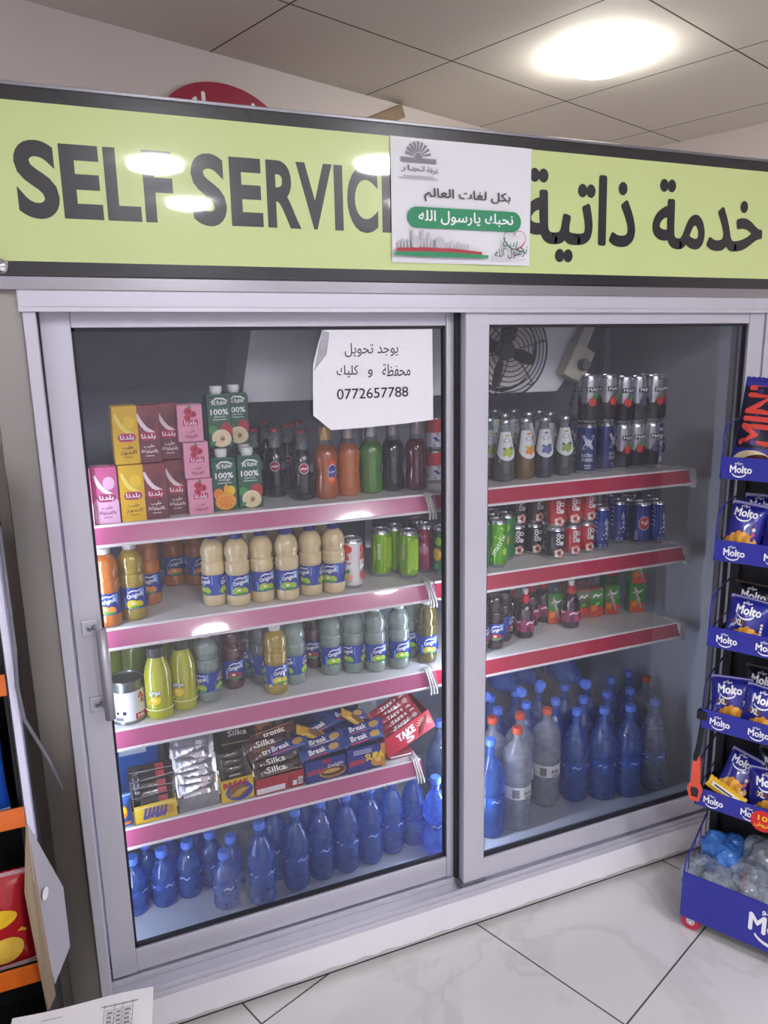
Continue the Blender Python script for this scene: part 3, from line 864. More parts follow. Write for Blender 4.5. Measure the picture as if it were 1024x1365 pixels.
def can(name, h, R, col, prints, metal=.25):
    """slim drinks can: printed wall, silver shoulder, lid with a ring pull"""
    def f():
        r = root(name); m = mat(col, .28, metal=metal, coat=.3, vary=.03)
        MB().lathe([(0, .004), (R*.72, .003), (R*.80, .0, TINS), (R*.86, .0015), (R, .010, m), (R, h-.014), (R*.97, h-.010, TINS), (R*.86, h-.0025), (R*.88, h-.0008), (R*.85, h), (R*.82, h-.0035), (0, h-.0035)], TINS, 28).build('can_wall', r)
        t = MB(); t.tube([(.009*math.cos(a)*.8, .006+.009*math.sin(a), h-.0022) for a in [2*PI*i/12 for i in range(12)]], .0011, TINS, 6, True)
        t.build('ring_pull', r)
        d = Decal(); prints(d, h, R)
        if d.items: d.lay(MB(), wrap(R), base=.0003).build('can_print', r)
        return r
    return f
def pr_super(fruit, leaf='#3f9440'):
    def p(d, h, R):
        F = mat(fruit, .35)
        for u0 in (-.03, .022):
            d.ell(u0, h*.80, .016, .012, F); d.ell(u0-.004, h*.60, .012, .016, F); d.rect(u0-.018, h*.42, u0+.018, h*.58, WHITE)
            d.text('Super', u0, h*.52, F, w=.030, h=.012, bold=.02); d.ell(u0-.007, h*.28, .010, .012, F); d.ell(u0+.009, h*.24, .008, .009, mat('#f0b090', .4)); d.ell(u0+.004, h*.36, .006, .005, mat(leaf, .4))
            d.rect(u0-.015, h*.14, u0+.015, h*.17, mat('#c9c7cc', .5))
    return p
def pr_green(d, h, R):
    Y2, DK = mat('#d6e85a', .3), mat('#3f7d14', .35)
    for u0 in (-.045, .008):
        d.poly([(u0-.014, h*.88), (u0+.012, h*.82), (u0+.016, h*.5), (u0+.010, h*.2), (u0-.016, h*.12)], Y2); d.poly([(u0-.012, h*.84), (u0+.010, h*.79), (u0+.0135, h*.5), (u0+.008, h*.23), (u0-.0135, h*.16)], mat('#9ccb1c', .3))
        d.rect(u0+.022, h*.40, u0+.029, h*.72, mat('#dfe9c9', .4))
        for i in range(6): d.rect(u0+.0225, h*(.43+.048*i), u0+.0285, h*(.445+.048*i), DK)
def pr_matrix(d, h, R):
    d.band([(-.02, h*.15), (-.012, h*.4), (.0, h*.65), (.012, h*.85)], .014, mat('#d8f06a', .3)); d.band([(-.03, h*.2), (-.02, h*.5), (-.008, h*.8)], .008, mat('#2f8a2a', .3))
    d.text('matrix', .003, h*.5, mat('#e9f6d8', .4), w=.062, h=.013, bold=.02, rot=1.05); d.ell(.022, h*.35, .008, .010, mat('#bfe23a', .3))
def pr_pom(d, h, R):
    W_ = mat('#f4d7de', .4)
    for u0 in (-.012,):
        d.ell(u0, h*.5, .011, .0135, mat('#e79aac', .4)); d.ell(u0, h*.5, .009, .0115, mat('#c0577a', .4))
        for i in range(14): a = i*2.4; q = .0085*math.sqrt(i/14); d.ell(u0+q*math.cos(a), h*.5+q*1.2*math.sin(a), .0011, .0014, W_)
        for a in (1.1, 1.57, 2.0): d.poly([(u0+.003*math.cos(a)-.001, h*.59), (u0+.010*math.cos(a), h*.66), (u0+.003*math.cos(a)+.001, h*.59)], W_)
    d.text('smile', .020, h*.42, W_, w=.070, h=.011, bold=.02, rot=PI/2)
    for i in range(12): d.rect(-.03+.005*i, h*(.75+.12*random.random()), -.029+.005*i, h*(.78+.12*random.random())+.003, W_)
def pr_lime(d, h, R):
    L1, L2 = mat('#9fd12c', .35), mat('#f0a52c', .35)
    for u0 in (-.018, .03): d.ell(u0, h*.45, .014, .018, L2); d.ell(u0, h*.45, .011, .015, mat('#f5c455', .35)); d.ell(u0+.006, h*.72, .009, .012, L1); d.ell(u0-.006, h*.2, .010, .009, mat('#3aa556', .35))
def pr_coco(d, h, R):
    for u0 in (-.055, 0, .055):
        d.text('coco', u0-.002, h*.66, WHITE, w=.034, h=.010, bold=.03, rot=PI/2); d.ell(u0+.008, h*.52, .006, .006, mat('#e7e3e0', .4)); d.ring(u0+.008, h*.74, .0035, .0058, WHITE)
        for i in range(5): a = i*1.3; d.ell(u0+.001+.009*math.cos(a), h*.22+.009*math.sin(a), .0045, .006, mat(('#f2e6dc', '#e7a08c', '#f4cdb8')[i % 3], .45), a)
        d.ell(u0+.001, h*.20, .004, .004, mat('#9c3a30', .4))
def pr_jar(stroke):
    def p(d, h, R):
        if stroke == 'emblem':
            d.ell(.0, h*.52, .017, .021, mat('#c9ccd8', .3, metal=.4)); d.ell(.0, h*.52, .0155, .019, mat('#c4302b', .35)); d.text('كولا', .0, h*.53, WHITE, w=.021, h=.014, bold=.03, rot=.15); d.rect(-.028, h*.12, -.018, h*.34, mat('#8b93b8', .4))
        else:
            S_ = mat('#cdd6ea', .35)
            d.text('جيزا', .006 if stroke == 'a' else .0, h*.50, S_, w=.062, h=.021, bold=.03, rot=PI/2); d.rect(-.012, h*.08, -.003, h*.16, mat('#6f7cc0', .4)); d.rect(.002, h*.08, .010, h*.16, mat('#6f7cc0', .4))
            for i in range(5): d.band([(-.03, h*(.85-.1*i)), (-.024, h*(.88-.1*i)), (-.019, h*(.83-.1*i))], .002, S_)
    return p
def pr_x(d, h, R):
    S_ = mat('#c3c6d6', .3, metal=.5)
    for u0 in (-.006, .07):
        for s in (-1, 1): d.band([(u0-.014*s, h*.50), (u0-.004*s, h*.60), (u0+.004*s, h*.66), (u0+.015*s, h*.78)], .012, S_)
        d.text('EXTRA', u0-.001, h*.38, S_, w=.030, h=.009, bold=.05); d.text('POWER', u0-.001, h*.29, S_, w=.030, h=.009, bold=.05); d.rect(u0-.010, h*.17, u0+.010, h*.19, S_); d.rect(u0-.008, h*.12, u0+.008, h*.14, S_)
    d.rect(-.089, h*.02, .089, h*.22, mat('#1c1b26', .35, metal=.3), rows=1) if False else None
    d.ring(-.006, h*.58, .021, .0215, mat('#6a5fd0', .3))
def pr_man(fr):
    def p(d, h, R):
        K, F = mat('#16151a', .35), mat(fr, .35)
        d.rect(-.083, .010, .083, h*.34, K)
        for i in range(9): d.ell(-.072+.018*i, h*.34, .012, .012+.010*(i % 3), K)
        for u0 in (-.045, .006, .055):
            d.rect(u0-.018, h*.66, u0+.018, h*.76, K); d.text('MAN', u0, h*.71, mat('#d9d9df', .3), w=.030, h=.009, bold=.05)
            d.ell(u0-.002, h*.46, .0105, .0125, F); d.ell(u0+.005, h*.55, .006, .007, LEAF if fr == '#d63a2f' else F)
    return p
def pr_grape(d, h, R):
    P = mat('#44366f', .35)
    d.rect(-.083, h*.84, .083, h*.93, P)
    for u0 in (-.05, .0, .05):
        d.text('Super', u0, h*.58, P, w=.034, h=.013, bold=.03, rot=.05); d.ell(u0+.004, h*.73, .009, .006, LEAF if u0 else P, .6)
        for q, v in ((-.009, .42), (.0, .44), (.009, .42), (-.005, .34), (.005, .34), (0, .26), (.009, .27)): d.ell(u0+q, h*v, .0052, .0058, P); d.ell(u0+q, h*v, .0036, .0042, mat('#cfc8de', .4)); d.ell(u0+q, h*v, .0026, .003, P)
def moussy_bottle(col, fruit, leaf):
    def f():
        r = root('flavoured_malt_bottle'); L = liquid(col, .4, .05)
        MB().lathe([(0, .003), (.022, .0), (.0272, .004), (.0282, .012), (.0282, .055), (.0278, .066), (.0240, .090, L), (.0180, .118, CLEARGLASS), (.0138, .136), (.0125, .150), (.0132, .153), (.0132, .158)], L, 28).build('glass_bottle', r)
        MB().lathe([(.0138, .156), (.0152, .157), (.0150, .163), (.0135, .1655), (0, .166)], mat('#bfc0c6', .3, metal=.7), 21).build('crown_cap', r)
        d = Decal(); W_ = mat('#e4e5e8', .45); F = mat(fruit, .4)
        prof = [(.055, .0286), (.066, .0282), (.090, .0244), (.118, .0184), (.136, .0142)]
        def rr(v):
            for (a, ra), (b, rb) in zip(prof, prof[1:]):
                if v <= b: return ra+(rb-ra)*(v-a)/(b-a)
            return prof[-1][1]
        d.poly([(-.9, .066), (.9, .066), (.75, .092), (.9, .132), (-.9, .132), (-.75, .092)], W_) if False else None
        N = 22; vs_, fs = [], []
        for i in range(N+1):
            t = i/N; ang = -1.15+2.3*t
            lowv = .058+.020*abs(t-.5)*2*abs(t-.5)*2+.0
            for j in range(7): vs_.append((ang, lowv+(.134-lowv)*j/6))
        for i in range(N):
            for j in range(6): fs.append((i*7+j, i*7+j+1, (i+1)*7+j+1, (i+1)*7+j))
        d._a(vs_, fs, W_)
        for q, v in ((-.25, .077), (.15, .074), (.42, .080), (-.05, .084), (.28, .088)): d.ell(q, v, .22, .0065, F)
        d.ell(.5, .091, .18, .005, mat(leaf, .4)); d.ell(-.3, .090, .16, .004, mat(leaf, .4)); d.ring(0, .112, .0, .42, mat('#9aa0a8', .4), sy=.014); d.ell(0, .112, .28, .0045, W_)
        d.ell(.05, .125, .3, .003, F)
        d.lay(MB(), lambda u, v, dd: ((rr(v)+dd)*math.cos(-PI/2+u), (rr(v)+dd)*math.sin(-PI/2+u), v), base=.0005).build('neck_label', r)
        return r
    return f
def syrup_bottle():
    r = root('syrup_bottle'); L = liquid('#2a0d18', .15, .06)
    MB().lathe([(0, .003), (.021, 0), (.0258, .004), (.0265, .012), (.0265, .066), (.0255, .078), (.0205, .094), (.0135, .103), (.0110, .106), (.0110, .112)], L, 28).build('bottle_body', r)
    cp = MB().lathe([(.0120, .106), (.0128, .107), (.0128, .119), (.0105, .127), (.0080, .130)], RED, 20); c = cp.build('sports_cap', r)
    MB().lathe([(.0075, .129), (.0075, .136), (.0092, .138), (.0088, .144), (0, .1455)], mat('#efe9e4', .4), 16).build('drinking_nozzle', c)
    d = Decal(); d.rect(-.075, .022, .075, .058, mat('#8e2f58', .4, coat=.3))
    for u0 in (-.04, .005, .05): d.ell(u0+.006, .033, .010, .008, mat('#c43a56', .4)); d.ell(u0-.006, .031, .007, .007, mat('#5a1d45', .4)); d.band([(u0-.014, .046), (u0-.004, .052), (u0+.006, .048), (u0+.016, .053)], .006, mat('#f0cfe0', .4))
    d.lay(MB(), wrap(.0266), base=.0004).build('wrap_label', r)
    return r
def juice_box(w=.048, pack=1):
    def f():
        h, dp = .094, .040
        r = root('juice_box' if pack == 1 else 'juice_box_pack'); G, B2 = mat('#3f8f34', .4, coat=.4, vary=.08), mat('#b53a2a', .4, coat=.4)
        W_ = w*pack
        MB().box(-W_/2, -dp/2, 0, W_/2, dp/2, h, B2 if pack > 1 else G, .0015, seg=1).build('box_body', r)
        d = Decal()
        for i in range(pack):
            u0 = -W_/2+w*(i+.5)
            d.rect(u0-w/2+.001, .002, u0+w/2-.001, h-.006, G); d.poly([(u0-w/2+.001, .002), (u0+w/2-.001, .002), (u0+w/2-.001, .030), (u0-w/2+.001, .044)], mat('#d9562f', .4))
            d.ell(u0-.009, .030, .010, .010, ORANGE_F); d.ell(u0+.010, .026, .009, .009, mat('#e2443a', .4)); d.ell(u0+.002, .044, .009, .005, mat('#8cc63f', .4), .4)
            d.band([(u0-.015, .066), (u0-.005, .074), (u0+.004, .068), (u0+.015, .076)], .007, WHITE)
        d.lay(MB(), flat_front(-dp/2)).build('printed_front', r)
        if pack == 1:
            s = MB(); s.tube([(-.010, -dp/2-.0035, .085), (.012, -dp/2-.0035, .018)], .0022, mat('#e9d9d6', .35), 8); s.tube([(-.0145, -dp/2-.0035, .083), (.0075, -dp/2-.0035, .016)], .0018, mat('#d5a9a4', .35), 8)
            s.build('drinking_straw', r)
        else:
            MB().box(-W_/2-.0006, -dp/2-.0012, -.0001, W_/2+.0006, dp/2+.0006, h+.0008, film_mat('shrink_film', '#e9c9c2', .16, .08), .001, seg=1).build('shrink_wrap', r)
        return r
    return f

# still water
WBLUE = bpy.data.materials.new('blue_water'); WBLUE.use_nodes = True
def water_mat(m, body, tint, haze):
    """blue tinted bottle full of water: clear refraction with some milky scatter in the wall"""
    nt = m.node_tree; nt.nodes.clear()
    out = nt.nodes.new('ShaderNodeOutputMaterial')
    p = nt.nodes.new('ShaderNodeBsdfPrincipled')
    p.inputs['Base Color'].default_value = (*lin(tint), 1); p.inputs['Transmission Weight'].default_value = 1.0
    p.inputs['IOR'].default_value = 1.33; p.inputs['Roughness'].default_value = 0.03
    p.inputs['Coat Weight'].default_value = 1.0; p.inputs['Coat Roughness'].default_value = 0.05; p.inputs['Coat IOR'].default_value = 1.75
    q = nt.nodes.new('ShaderNodeBsdfPrincipled'); q.inputs['Base Color'].default_value = (*lin(body), 1); q.inputs['Roughness'].default_value = 0.12
    q.inputs['Coat Weight'].default_value = 1.0; q.inputs['Coat Roughness'].default_value = 0.05; q.inputs['Coat IOR'].default_value = 1.75
    tl = nt.nodes.new('ShaderNodeBsdfTranslucent'); tl.inputs[0].default_value = (*lin(body), 1)
    m0 = nt.nodes.new('ShaderNodeMixShader'); m0.inputs[0].default_value = 0.5
    nt.links.new(q.outputs[0], m0.inputs[1]); nt.links.new(tl.outputs[0], m0.inputs[2])
    tr = nt.nodes.new('ShaderNodeBsdfTransparent'); tr.inputs[0].default_value = (*lin(tint), 1)
    tc = nt.nodes.new('ShaderNodeTexCoord'); nz = nt.nodes.new('ShaderNodeTexNoise'); nz.inputs['Scale'].default_value = 38; nz.inputs['Detail'].default_value = 2
    mp = nt.nodes.new('ShaderNodeMapping'); mp.inputs['Scale'].default_value = (1, 1, 1.6)
    nt.links.new(tc.outputs['Object'], mp.inputs[0]); nt.links.new(mp.outputs[0], nz.inputs['Vector'])
    bp = nt.nodes.new('ShaderNodeBump'); bp.inputs['Strength'].default_value = 0.35; bp.inputs['Distance'].default_value = 0.006
    nt.links.new(nz.outputs['Fac'], bp.inputs['Height'])
    for s_ in (p, q): nt.links.new(bp.outputs['Normal'], s_.inputs['Normal'])
    m1 = nt.nodes.new('ShaderNodeMixShader'); m1.inputs[0].default_value = 0.5
    nt.links.new(tr.outputs[0], m1.inputs[1]); nt.links.new(p.outputs[0], m1.inputs[2])
    mr = nt.nodes.new('ShaderNodeMapRange'); mr.inputs[1].default_value = .3; mr.inputs[2].default_value = .72; mr.inputs[3].default_value = haze*.8; mr.inputs[4].default_value = haze*1.2
    nt.links.new(nz.outputs['Fac'], mr.inputs[0])
    m2 = nt.nodes.new('ShaderNodeMixShader')
    nt.links.new(mr.outputs[0], m2.inputs[0]); nt.links.new(m1.outputs[0], m2.inputs[1]); nt.links.new(m0.outputs[0], m2.inputs[2])
    nt.links.new(m2.outputs[0], out.inputs[0])
water_mat(WBLUE, '#5f9cff', '#b4d4ff', .42)
WCLEAR = bpy.data.materials.new('clear_water'); WCLEAR.use_nodes = True
water_mat(WCLEAR, '#f0f4ff', '#f6f9ff', .36)
WDIM = bpy.data.materials.new('pale_blue_water'); WDIM.use_nodes = True
water_mat(WDIM, '#a8c6f4', '#e2edfb', .34)
CAPB = mat('#5b86f0', .4)
def water_bottle(H, R, body, cap, lab=None, name='water_bottle', high=False):
    def f():
        r = root(name); k_ = H/.22; s = lambda z: z*k_
        pr = [(0, .006), (R*.5, .002), (R*.85, .0), (R*.97, s(.006))]
        for i in range(5):                                                # ribbed foot
            z = .012+.011*i; pr += [(R, s(z)), (R*.935, s(z+.0055))]
        pr += [(R*.99, s(.068)), (R*.95, s(.072)), (R*.95, s(.100)), (R*1.0, s(.105)), (R*1.02, s(.114)), (R*1.0, s(.124))]
        if high:
            for i in range(5): z = .131+.006*i; pr += [(R, s(z)), (R*.955, s(z+.003))]
            pr += [(R*.98, s(.162)), (R*.86, s(.172)), (R*.66, s(.180))]
        for i in () if high else range(7):                                # ribs up the shoulder
            z = .128+.0085*i; q = 1-.030*i-.0125*i*i; pr += [(R*q*1.0, s(z)), (R*(q-.070), s(z+.0045))]
        pr += [(max(R*.30, .0125), s(.191)), (.0120, s(.198)), (.0115, s(.201)), (.0115, s(.205))]
        MB().lathe(pr, body, 28, sharp=1.2).build('bottle_body', r)
        rc = .0150
        mb = MB().lathe([(rc-.001, H-.018), (rc, H-.0175), (rc, H-.003), (rc-.002, H), (0, H)], cap, 22); mb.build('screw_cap', r)
        if lab: lab(r, R, k_)
        return r
    return f
BLUELAB = film_mat('blue_label', '#3f6fd0', .6)
def lab_blue(r, R, k_):
    d = Decal(); z0, z1 = .076*k_, .098*k_; LBM = BLUELAB
    n = R*.975
    d.rect(-n*3.1, z0, n*3.1, z1, LBM)
    for u0 in (-.05, .0, .05): d.band([(u0-.012, (z0+z1)/2), (u0-.004, (z0+z1)/2+.005), (u0+.006, (z0+z1)/2-.002), (u0+.014, (z0+z1)/2+.004)], .005, mat('#a9c4f0', .4))
    d.lay(MB(), wrap(n), base=.0005).build('wrap_label', r)
def lab_white(r, R, k_):
    d = Decal(); z0, z1 = .073*k_, .100*k_; n = R*.975; K = mat('#34343a', .5)
    d.rect(-n*3.1, z0, n*3.1, z1, mat('#e9e9ec', .45, vary=.02))
    for u0 in (-.075, .015, .09):
        d.rect(u0-.030, z0+.006, u0-.012, z1-.006, K)
        for i in range(4): d.rect(u0-.029, z0+.009+i*.006, u0-.013, z0+.0108+i*.006, mat('#d4d4d8', .5))
        [d.rect(u0+.003+.006*i_, (z0+z1)/2-.004, u0+.0055+.006*i_, (z0+z1)/2+.008-.003*(i_ % 2), K) for i_ in range(4)]; d.rect(u0+.003, z0+.006, u0+.023, z0+.0095, mat('#7d7d84', .5))
    d.lay(MB(), wrap(n), base=.0005).build('paper_label', r)

# ================================================================ PRODUCTS: where each one stands
POS = {
    'AL_milk': [(-0.001,0.136),(0.035,0.179),(0.086,0.158),(0.139,0.142),(0.186,0.172)],
    'AL_small': [(0.237,0.149)],
    'AL_prisma': [(0.293,0.166),(0.354,0.17)],
    'AL_prismaback': [(0.303,0.373),(0.356,0.343)],
    'AL_cola': [(0.396,0.292),(0.444,0.265),(0.498,0.346),(0.493,0.192),(0.412,0.466),(0.467,0.465),(0.548,0.42)],
    'AL_soda': [(0.551,0.187),(0.613,0.197),(0.675,0.201),(0.737,0.205),(0.797,0.19)],
    'AL_milkcan': [(0.878,0.257)],
    'BL_juice': [(0.021,0.137),(0.076,0.158),(0.118,0.252),(0.192,0.382),(0.246,0.358)],
    'BL_cream': [(0.26,0.175),(0.312,0.149),(0.371,0.154),(0.429,0.139),(0.491,0.15),(0.549,0.144)],
    'BL_creamback': [(0.312,0.306),(0.375,0.297),(0.433,0.283),(0.5,0.286),(0.562,0.278)],
    'BL_super': [(0.604,0.16)],
    'BL_greencan': [(0.706,0.221),(0.755,0.243),(0.767,0.177)],
    'BL_pomcan': [(0.827,0.205),(0.858,0.161),(0.837,0.274)],
    'CL_tin': [(0.042,0.152)],
    'CL_sun': [(0.111,0.136),(0.17,0.159),(0.017,0.339),(0.071,0.305),(0.135,0.252),(0.197,0.267)],
    'CL_pale': [(0.229,0.173),(0.447,0.181),(0.551,0.197),(0.608,0.185),(0.663,0.167),(0.727,0.16),(0.784,0.214)],
    'CL_dark': [(0.299,0.219),(0.348,0.268),(0.373,0.216),(0.523,0.258)],
    'CL_yellow': [(0.391,0.145),(0.809,0.161)],
    'AR_glass': [(1.05,0.315),(1.048,0.257),(1.058,0.188),(1.124,0.193),(1.185,0.191),(1.256,0.197)],
    'AR_glassback': [(1.118,0.401),(1.221,0.52),(1.161,0.362),(1.269,0.486),(1.246,0.366),(1.317,0.417),(1.298,0.33)],
    'AR_xcan': [(1.38,0.326),(1.326,0.189),(1.395,0.196)],
    'AR_man': [(1.45,0.19),(1.504,0.196),(1.558,0.193),(1.601,0.225),(1.601,0.279)],
    'BR_green': [(0.97,0.16),(1.024,0.16),(1.083,0.215),(1.069,0.267),(1.041,0.313)],
    'BR_coco': [(1.132,0.237),(1.186,0.23),(1.213,0.161),(1.235,0.253),(1.274,0.17),(1.33,0.182)],
    'BR_blue': [(1.384,0.184),(1.482,0.226),(1.542,0.258),(1.531,0.181),(1.585,0.176),(1.601,0.228),(1.54,0.334),(1.601,0.354),(1.601,0.3)],
    'CR_darkb': [(1.019,0.165),(0.962,0.152),(1.07,0.205)],
    'CR_redcap': [(1.141,0.198),(1.129,0.252),(1.261,0.285),(1.308,0.208),(1.208,0.273)],
    'CR_jbox': [(1.32,0.282),(1.416,0.265),(1.479,0.273),(1.542,0.273),(1.57,0.216)],
    'EL_small': [(0.087,0.2),(0.15,0.208),(0.051,0.251),(0.116,0.261),(0.21,0.226),(0.258,0.185),(0.23,0.129),(0.177,0.28),(0.016,0.198)],
    'EL_half': [(0.318,0.107),(0.414,0.126),(0.485,0.137),(0.556,0.137),(0.626,0.143),(0.696,0.158),(0.766,0.167),(0.807,0.107),(0.375,0.185),(0.461,0.204),(0.533,0.204),(0.603,0.21),(0.673,0.225)],
    'EL_big': [(0.894,0.256)],
    'ER_blueL': [(0.983,0.114),(1.309,0.161),(1.391,0.135),(1.473,0.115),(1.567,0.114),(1.377,0.219),(1.465,0.217),(1.549,0.207),(1.461,0.313),(1.545,0.298),(1.633,0.314),(1.196,0.263),(1.29,0.244),(1.096,0.266),(1.21,0.347),(1.294,0.34),(1.376,0.317),(1.12,0.348)],
    'ER_clearL': [(1.071,0.115),(1.036,0.195),(1.123,0.184),(1.213,0.176),(1.632,0.229),(0.892,0.115)],
}
def J(a=9): return math.radians(random.uniform(-a, a))
def at(p, z): return (p[0], p[1], z)

# ---- top shelf, milk and juice cartons
pink = milk_carton('#cf5b8d', '#e3b3cb', '#8e2c6a', '#a82a63', 'بالفراولة')
yellow = milk_carton('#e2b30c', '#e2b30c', '#7a4a12', '#b0335c', 'الموز')
brown = milk_carton('#83363a', '#6d3038', '#f0e4e0', '#b3244a', 'بالشوكولاتة')
pm = [(-.0150, .128), (.0385, .141), (.0925, .142)]+POS['AL_milk'][3:]
place('pinkmilk', pink, at(pm[0], ZA), J(3), 'pink milk carton half hidden behind the door post at the start of the top shelf', 'milk carton', 'milk cartons on the top shelf')
place('pinkmilk', pink, at(pm[1], ZA), J(3), 'pink strawberry milk carton standing beside the yellow cartons', 'milk carton', 'milk cartons on the top shelf')
Y0 = place('yellowmilk', yellow, at(pm[2], ZA), J(3), 'yellow banana milk carton, lower of the two stacked', 'milk carton', 'milk cartons on the top shelf')
HM = .1255
place('yellowmilk', yellow, (pm[2][0]-.004, pm[2][1], ZA+HM), math.radians(4), 'yellow banana milk carton in shiny wrap on top of another yellow one', 'milk carton', 'milk cartons on the top shelf')
place('brownmilk', brown, at(pm[3], ZA), J(3), 'brown chocolate milk carton at the bottom, beside the yellow carton', 'milk carton', 'milk cartons on the top shelf')
place('brownmilk', brown, at(pm[4], ZA), J(3), 'brown chocolate milk carton at the bottom, beside the small pink cartons', 'milk carton', 'milk cartons on the top shelf')
place('brownmilk', brown, (pm[3][0]-.004, pm[3][1]+.002, ZA+HM), J(3), 'brown chocolate milk carton in the upper tier, next to the yellow one', 'milk carton', 'milk cartons on the top shelf')
place('brownmilk', brown, (pm[4][0]-.006, pm[4][1], ZA+HM), J(3), 'brown chocolate milk carton in the upper tier, next to the small pink one', 'milk carton', 'milk cartons on the top shelf')
ps = POS['AL_small'][0]
for i, (dx, lb) in enumerate(((.0, 'small pink strawberry milk carton at the bottom of its stack of three'), (-.004, 'small pink strawberry milk carton in the middle of its stack of three'), (-.012, 'small pink strawberry milk carton on top of its stack of three'))):
    place('smallmilk', small_carton, (ps[0]+dx, ps[1], ZA+.0822*i), J(3), lb, 'milk carton', 'small pink milk cartons')
pp, pb_ = POS['AL_prisma'], [(.300, .232), (.361, .236)]
place('prismaorange', prisma('orange'), at(pp[0], ZA), J(3), 'green orange juice carton with white cap and cut oranges', 'juice carton', 'green juice cartons')
place('prismaapple', prisma('apple'), at(pp[1], ZA), J(3), 'green apple juice carton with white cap at front, beside the orange one', 'juice carton', 'green juice cartons')
place('prismaapple', prisma('apple'), at(pb_[0], ZA), J(3), 'green juice carton hidden behind the orange juice carton', 'juice carton', 'green juice cartons')
place('prismaapple', prisma('apple'), at(pb_[1], ZA), J(3), 'green juice carton behind the front apple juice carton', 'juice carton', 'green juice cartons')
place('prismaapple', prisma('apple'), (pb_[0][0]-.002, pb_[0][1]-.026, ZA+.1405), J(3), 'green apple juice carton stacked highest, above the orange juice carton', 'juice carton', 'green juice cartons')
place('prismaapple', prisma('apple'), (pb_[0][0]+.048, pb_[0][1]+.025, ZA+.1405), J(3), 'green apple juice carton of the upper tier, half behind its neighbour', 'juice carton', 'green juice cartons')

# ---- top shelf, cola and soda
G_ = 'glass cola bottles'
for i, lb in enumerate(('dark cola bottle just right of the green juice cartons, partly covered', 'dark cola bottle second from the juice cartons in the front row', 'dark cola bottle between and behind the two clear fronted ones', 'dark cola bottle in front with round red badge beside the orange soda', 'dark cola bottle at the back behind the juice cartons', 'dark cola bottle at the back in the middle of the cola group', 'dark cola bottle at the back nearest the orange sodas')):
    place('cola', cola_bottle, at(POS['AL_cola'][i], ZA), J(25) if i != 3 else math.radians(-8), lb, 'cola bottle', G_)
for i, (k_, c, cp, l, lb) in enumerate((('sodao', '#b85a12', '#c9a46a', True, 'orange soda bottle with round blue and red label'), ('sodao2', '#c96a1c', '#b9b3ae', False, 'plain orange soda bottle without label in the middle of the sodas'),
        ('sodag', '#4e8b22', '#c4c2be', False, 'green soda bottle between the orange and the black ones'), ('sodak', '#15151a', '#a9a6a8', False, 'black soda bottle under the corner of the paper notice'), ('sodar', '#5e0d1a', '#a99b9c', False, 'dark red soda bottle last in the soda row'))):
    place(k_, soda_bottle(c, cp, l, .2), at(POS['AL_soda'][i], ZA), math.radians(-20 if l else 10), lb, 'soda bottle', 'soda bottles')
for i in range(2):
    place('milkcan', can('drink_can', .088, .0262, '#d8d3da', lambda d, h, R: (d.rect(-.03, h*.55, .03, h*.95, mat('#c8323c', .35)), d.band([(-.006, h*.15), (.006, h*.3), (-.004, h*.4), (.006, h*.52)], .012, mat('#4b3aa0', .4)))), at(POS['AL_milkcan'][0], ZA+.089*i), J(), ('red and white can at the bottom of a stack beside the mullion', 'red and white can on top of a stack beside the mullion')[i], 'can', 'stacked red and white cans')

# ---- second shelf
ORJ, YEJ, CRJ = juice_bottle('#d9791a', '#f0962c', '#e7e4de'), juice_bottle('#b3981a', '#e8d21f', '#e7e4de'), juice_bottle('#e2cb98', '#a9c43a', '#3a3a8c', .1)
pj = POS['BL_juice']
for i, lb in enumerate(('orange juice bottle cut by the door post at the start of the second shelf', None, 'orange juice bottle behind the golden yellow juice bottle', 'orange juice bottle standing alone further back on the second shelf', 'dark orange juice bottle at the back beside the cream juices')):
    if lb: place('ojuice', ORJ, at(pj[i], ZB), J(20), lb, 'juice bottle', 'orange juice bottles')
place('yjuice', YEJ, at(pj[1], ZB), J(8), 'golden yellow pineapple juice bottle on the second shelf between orange ones', 'juice bottle')
for i, p in enumerate(POS['BL_cream']):
    place('cjuice', CRJ, at(p, ZB), (math.radians(55), 0, math.radians(8), J(6), math.radians(60), math.radians(-40))[i], 'cream coloured lemon juice bottle, %s from the left in the front row' % ORD[i], 'juice bottle', 'cream juice bottles in front')
for i, p in enumerate(POS['BL_creamback']):
    place('cjuice', CRJ, at(p, ZB), J(60), 'cream coloured lemon juice bottle, %s from the left in the row behind' % ORD[i], 'juice bottle', 'cream juice bottles behind')
place('supercan', can('juice_can', .128, .0255, '#e8e2e0', pr_super('#d2402e')), at(POS['BL_super'][0], ZB), math.radians(10), 'white and red juice can lettered Super after the cream bottles'.replace('Super', 'in red'), 'can')
GC = can('drink_can', .126, .0262, '#7db518', pr_green)
for i, (a, lb) in enumerate(((10, 'light green can standing first in the green group'), (70, 'light green can half hidden between two others'), (-15, 'light green can in front with yellow green panel'))):
    place('greencan', GC, at(POS['BL_greencan'][i], ZB), math.radians(a), lb, 'can', 'light green cans')
place('pomcan', can('drink_can', .130, .0262, '#a3274f', pr_pom), at(POS['BL_pomcan'][0], ZB), math.radians(-5), 'dark pink can with a pomegranate drawing beside the green cans', 'can')
place('limecan', can('drink_can', .130, .0262, '#1f6b3a', pr_lime), at(POS['BL_pomcan'][1], ZB), math.radians(-25), 'dark green can with orange slice beside the mullion', 'can')
place('limecan', can('drink_can', .130, .0262, '#1f6b3a', pr_lime), at(POS['BL_pomcan'][2], ZB), math.radians(-60), 'dark green can behind the pomegranate can', 'can')

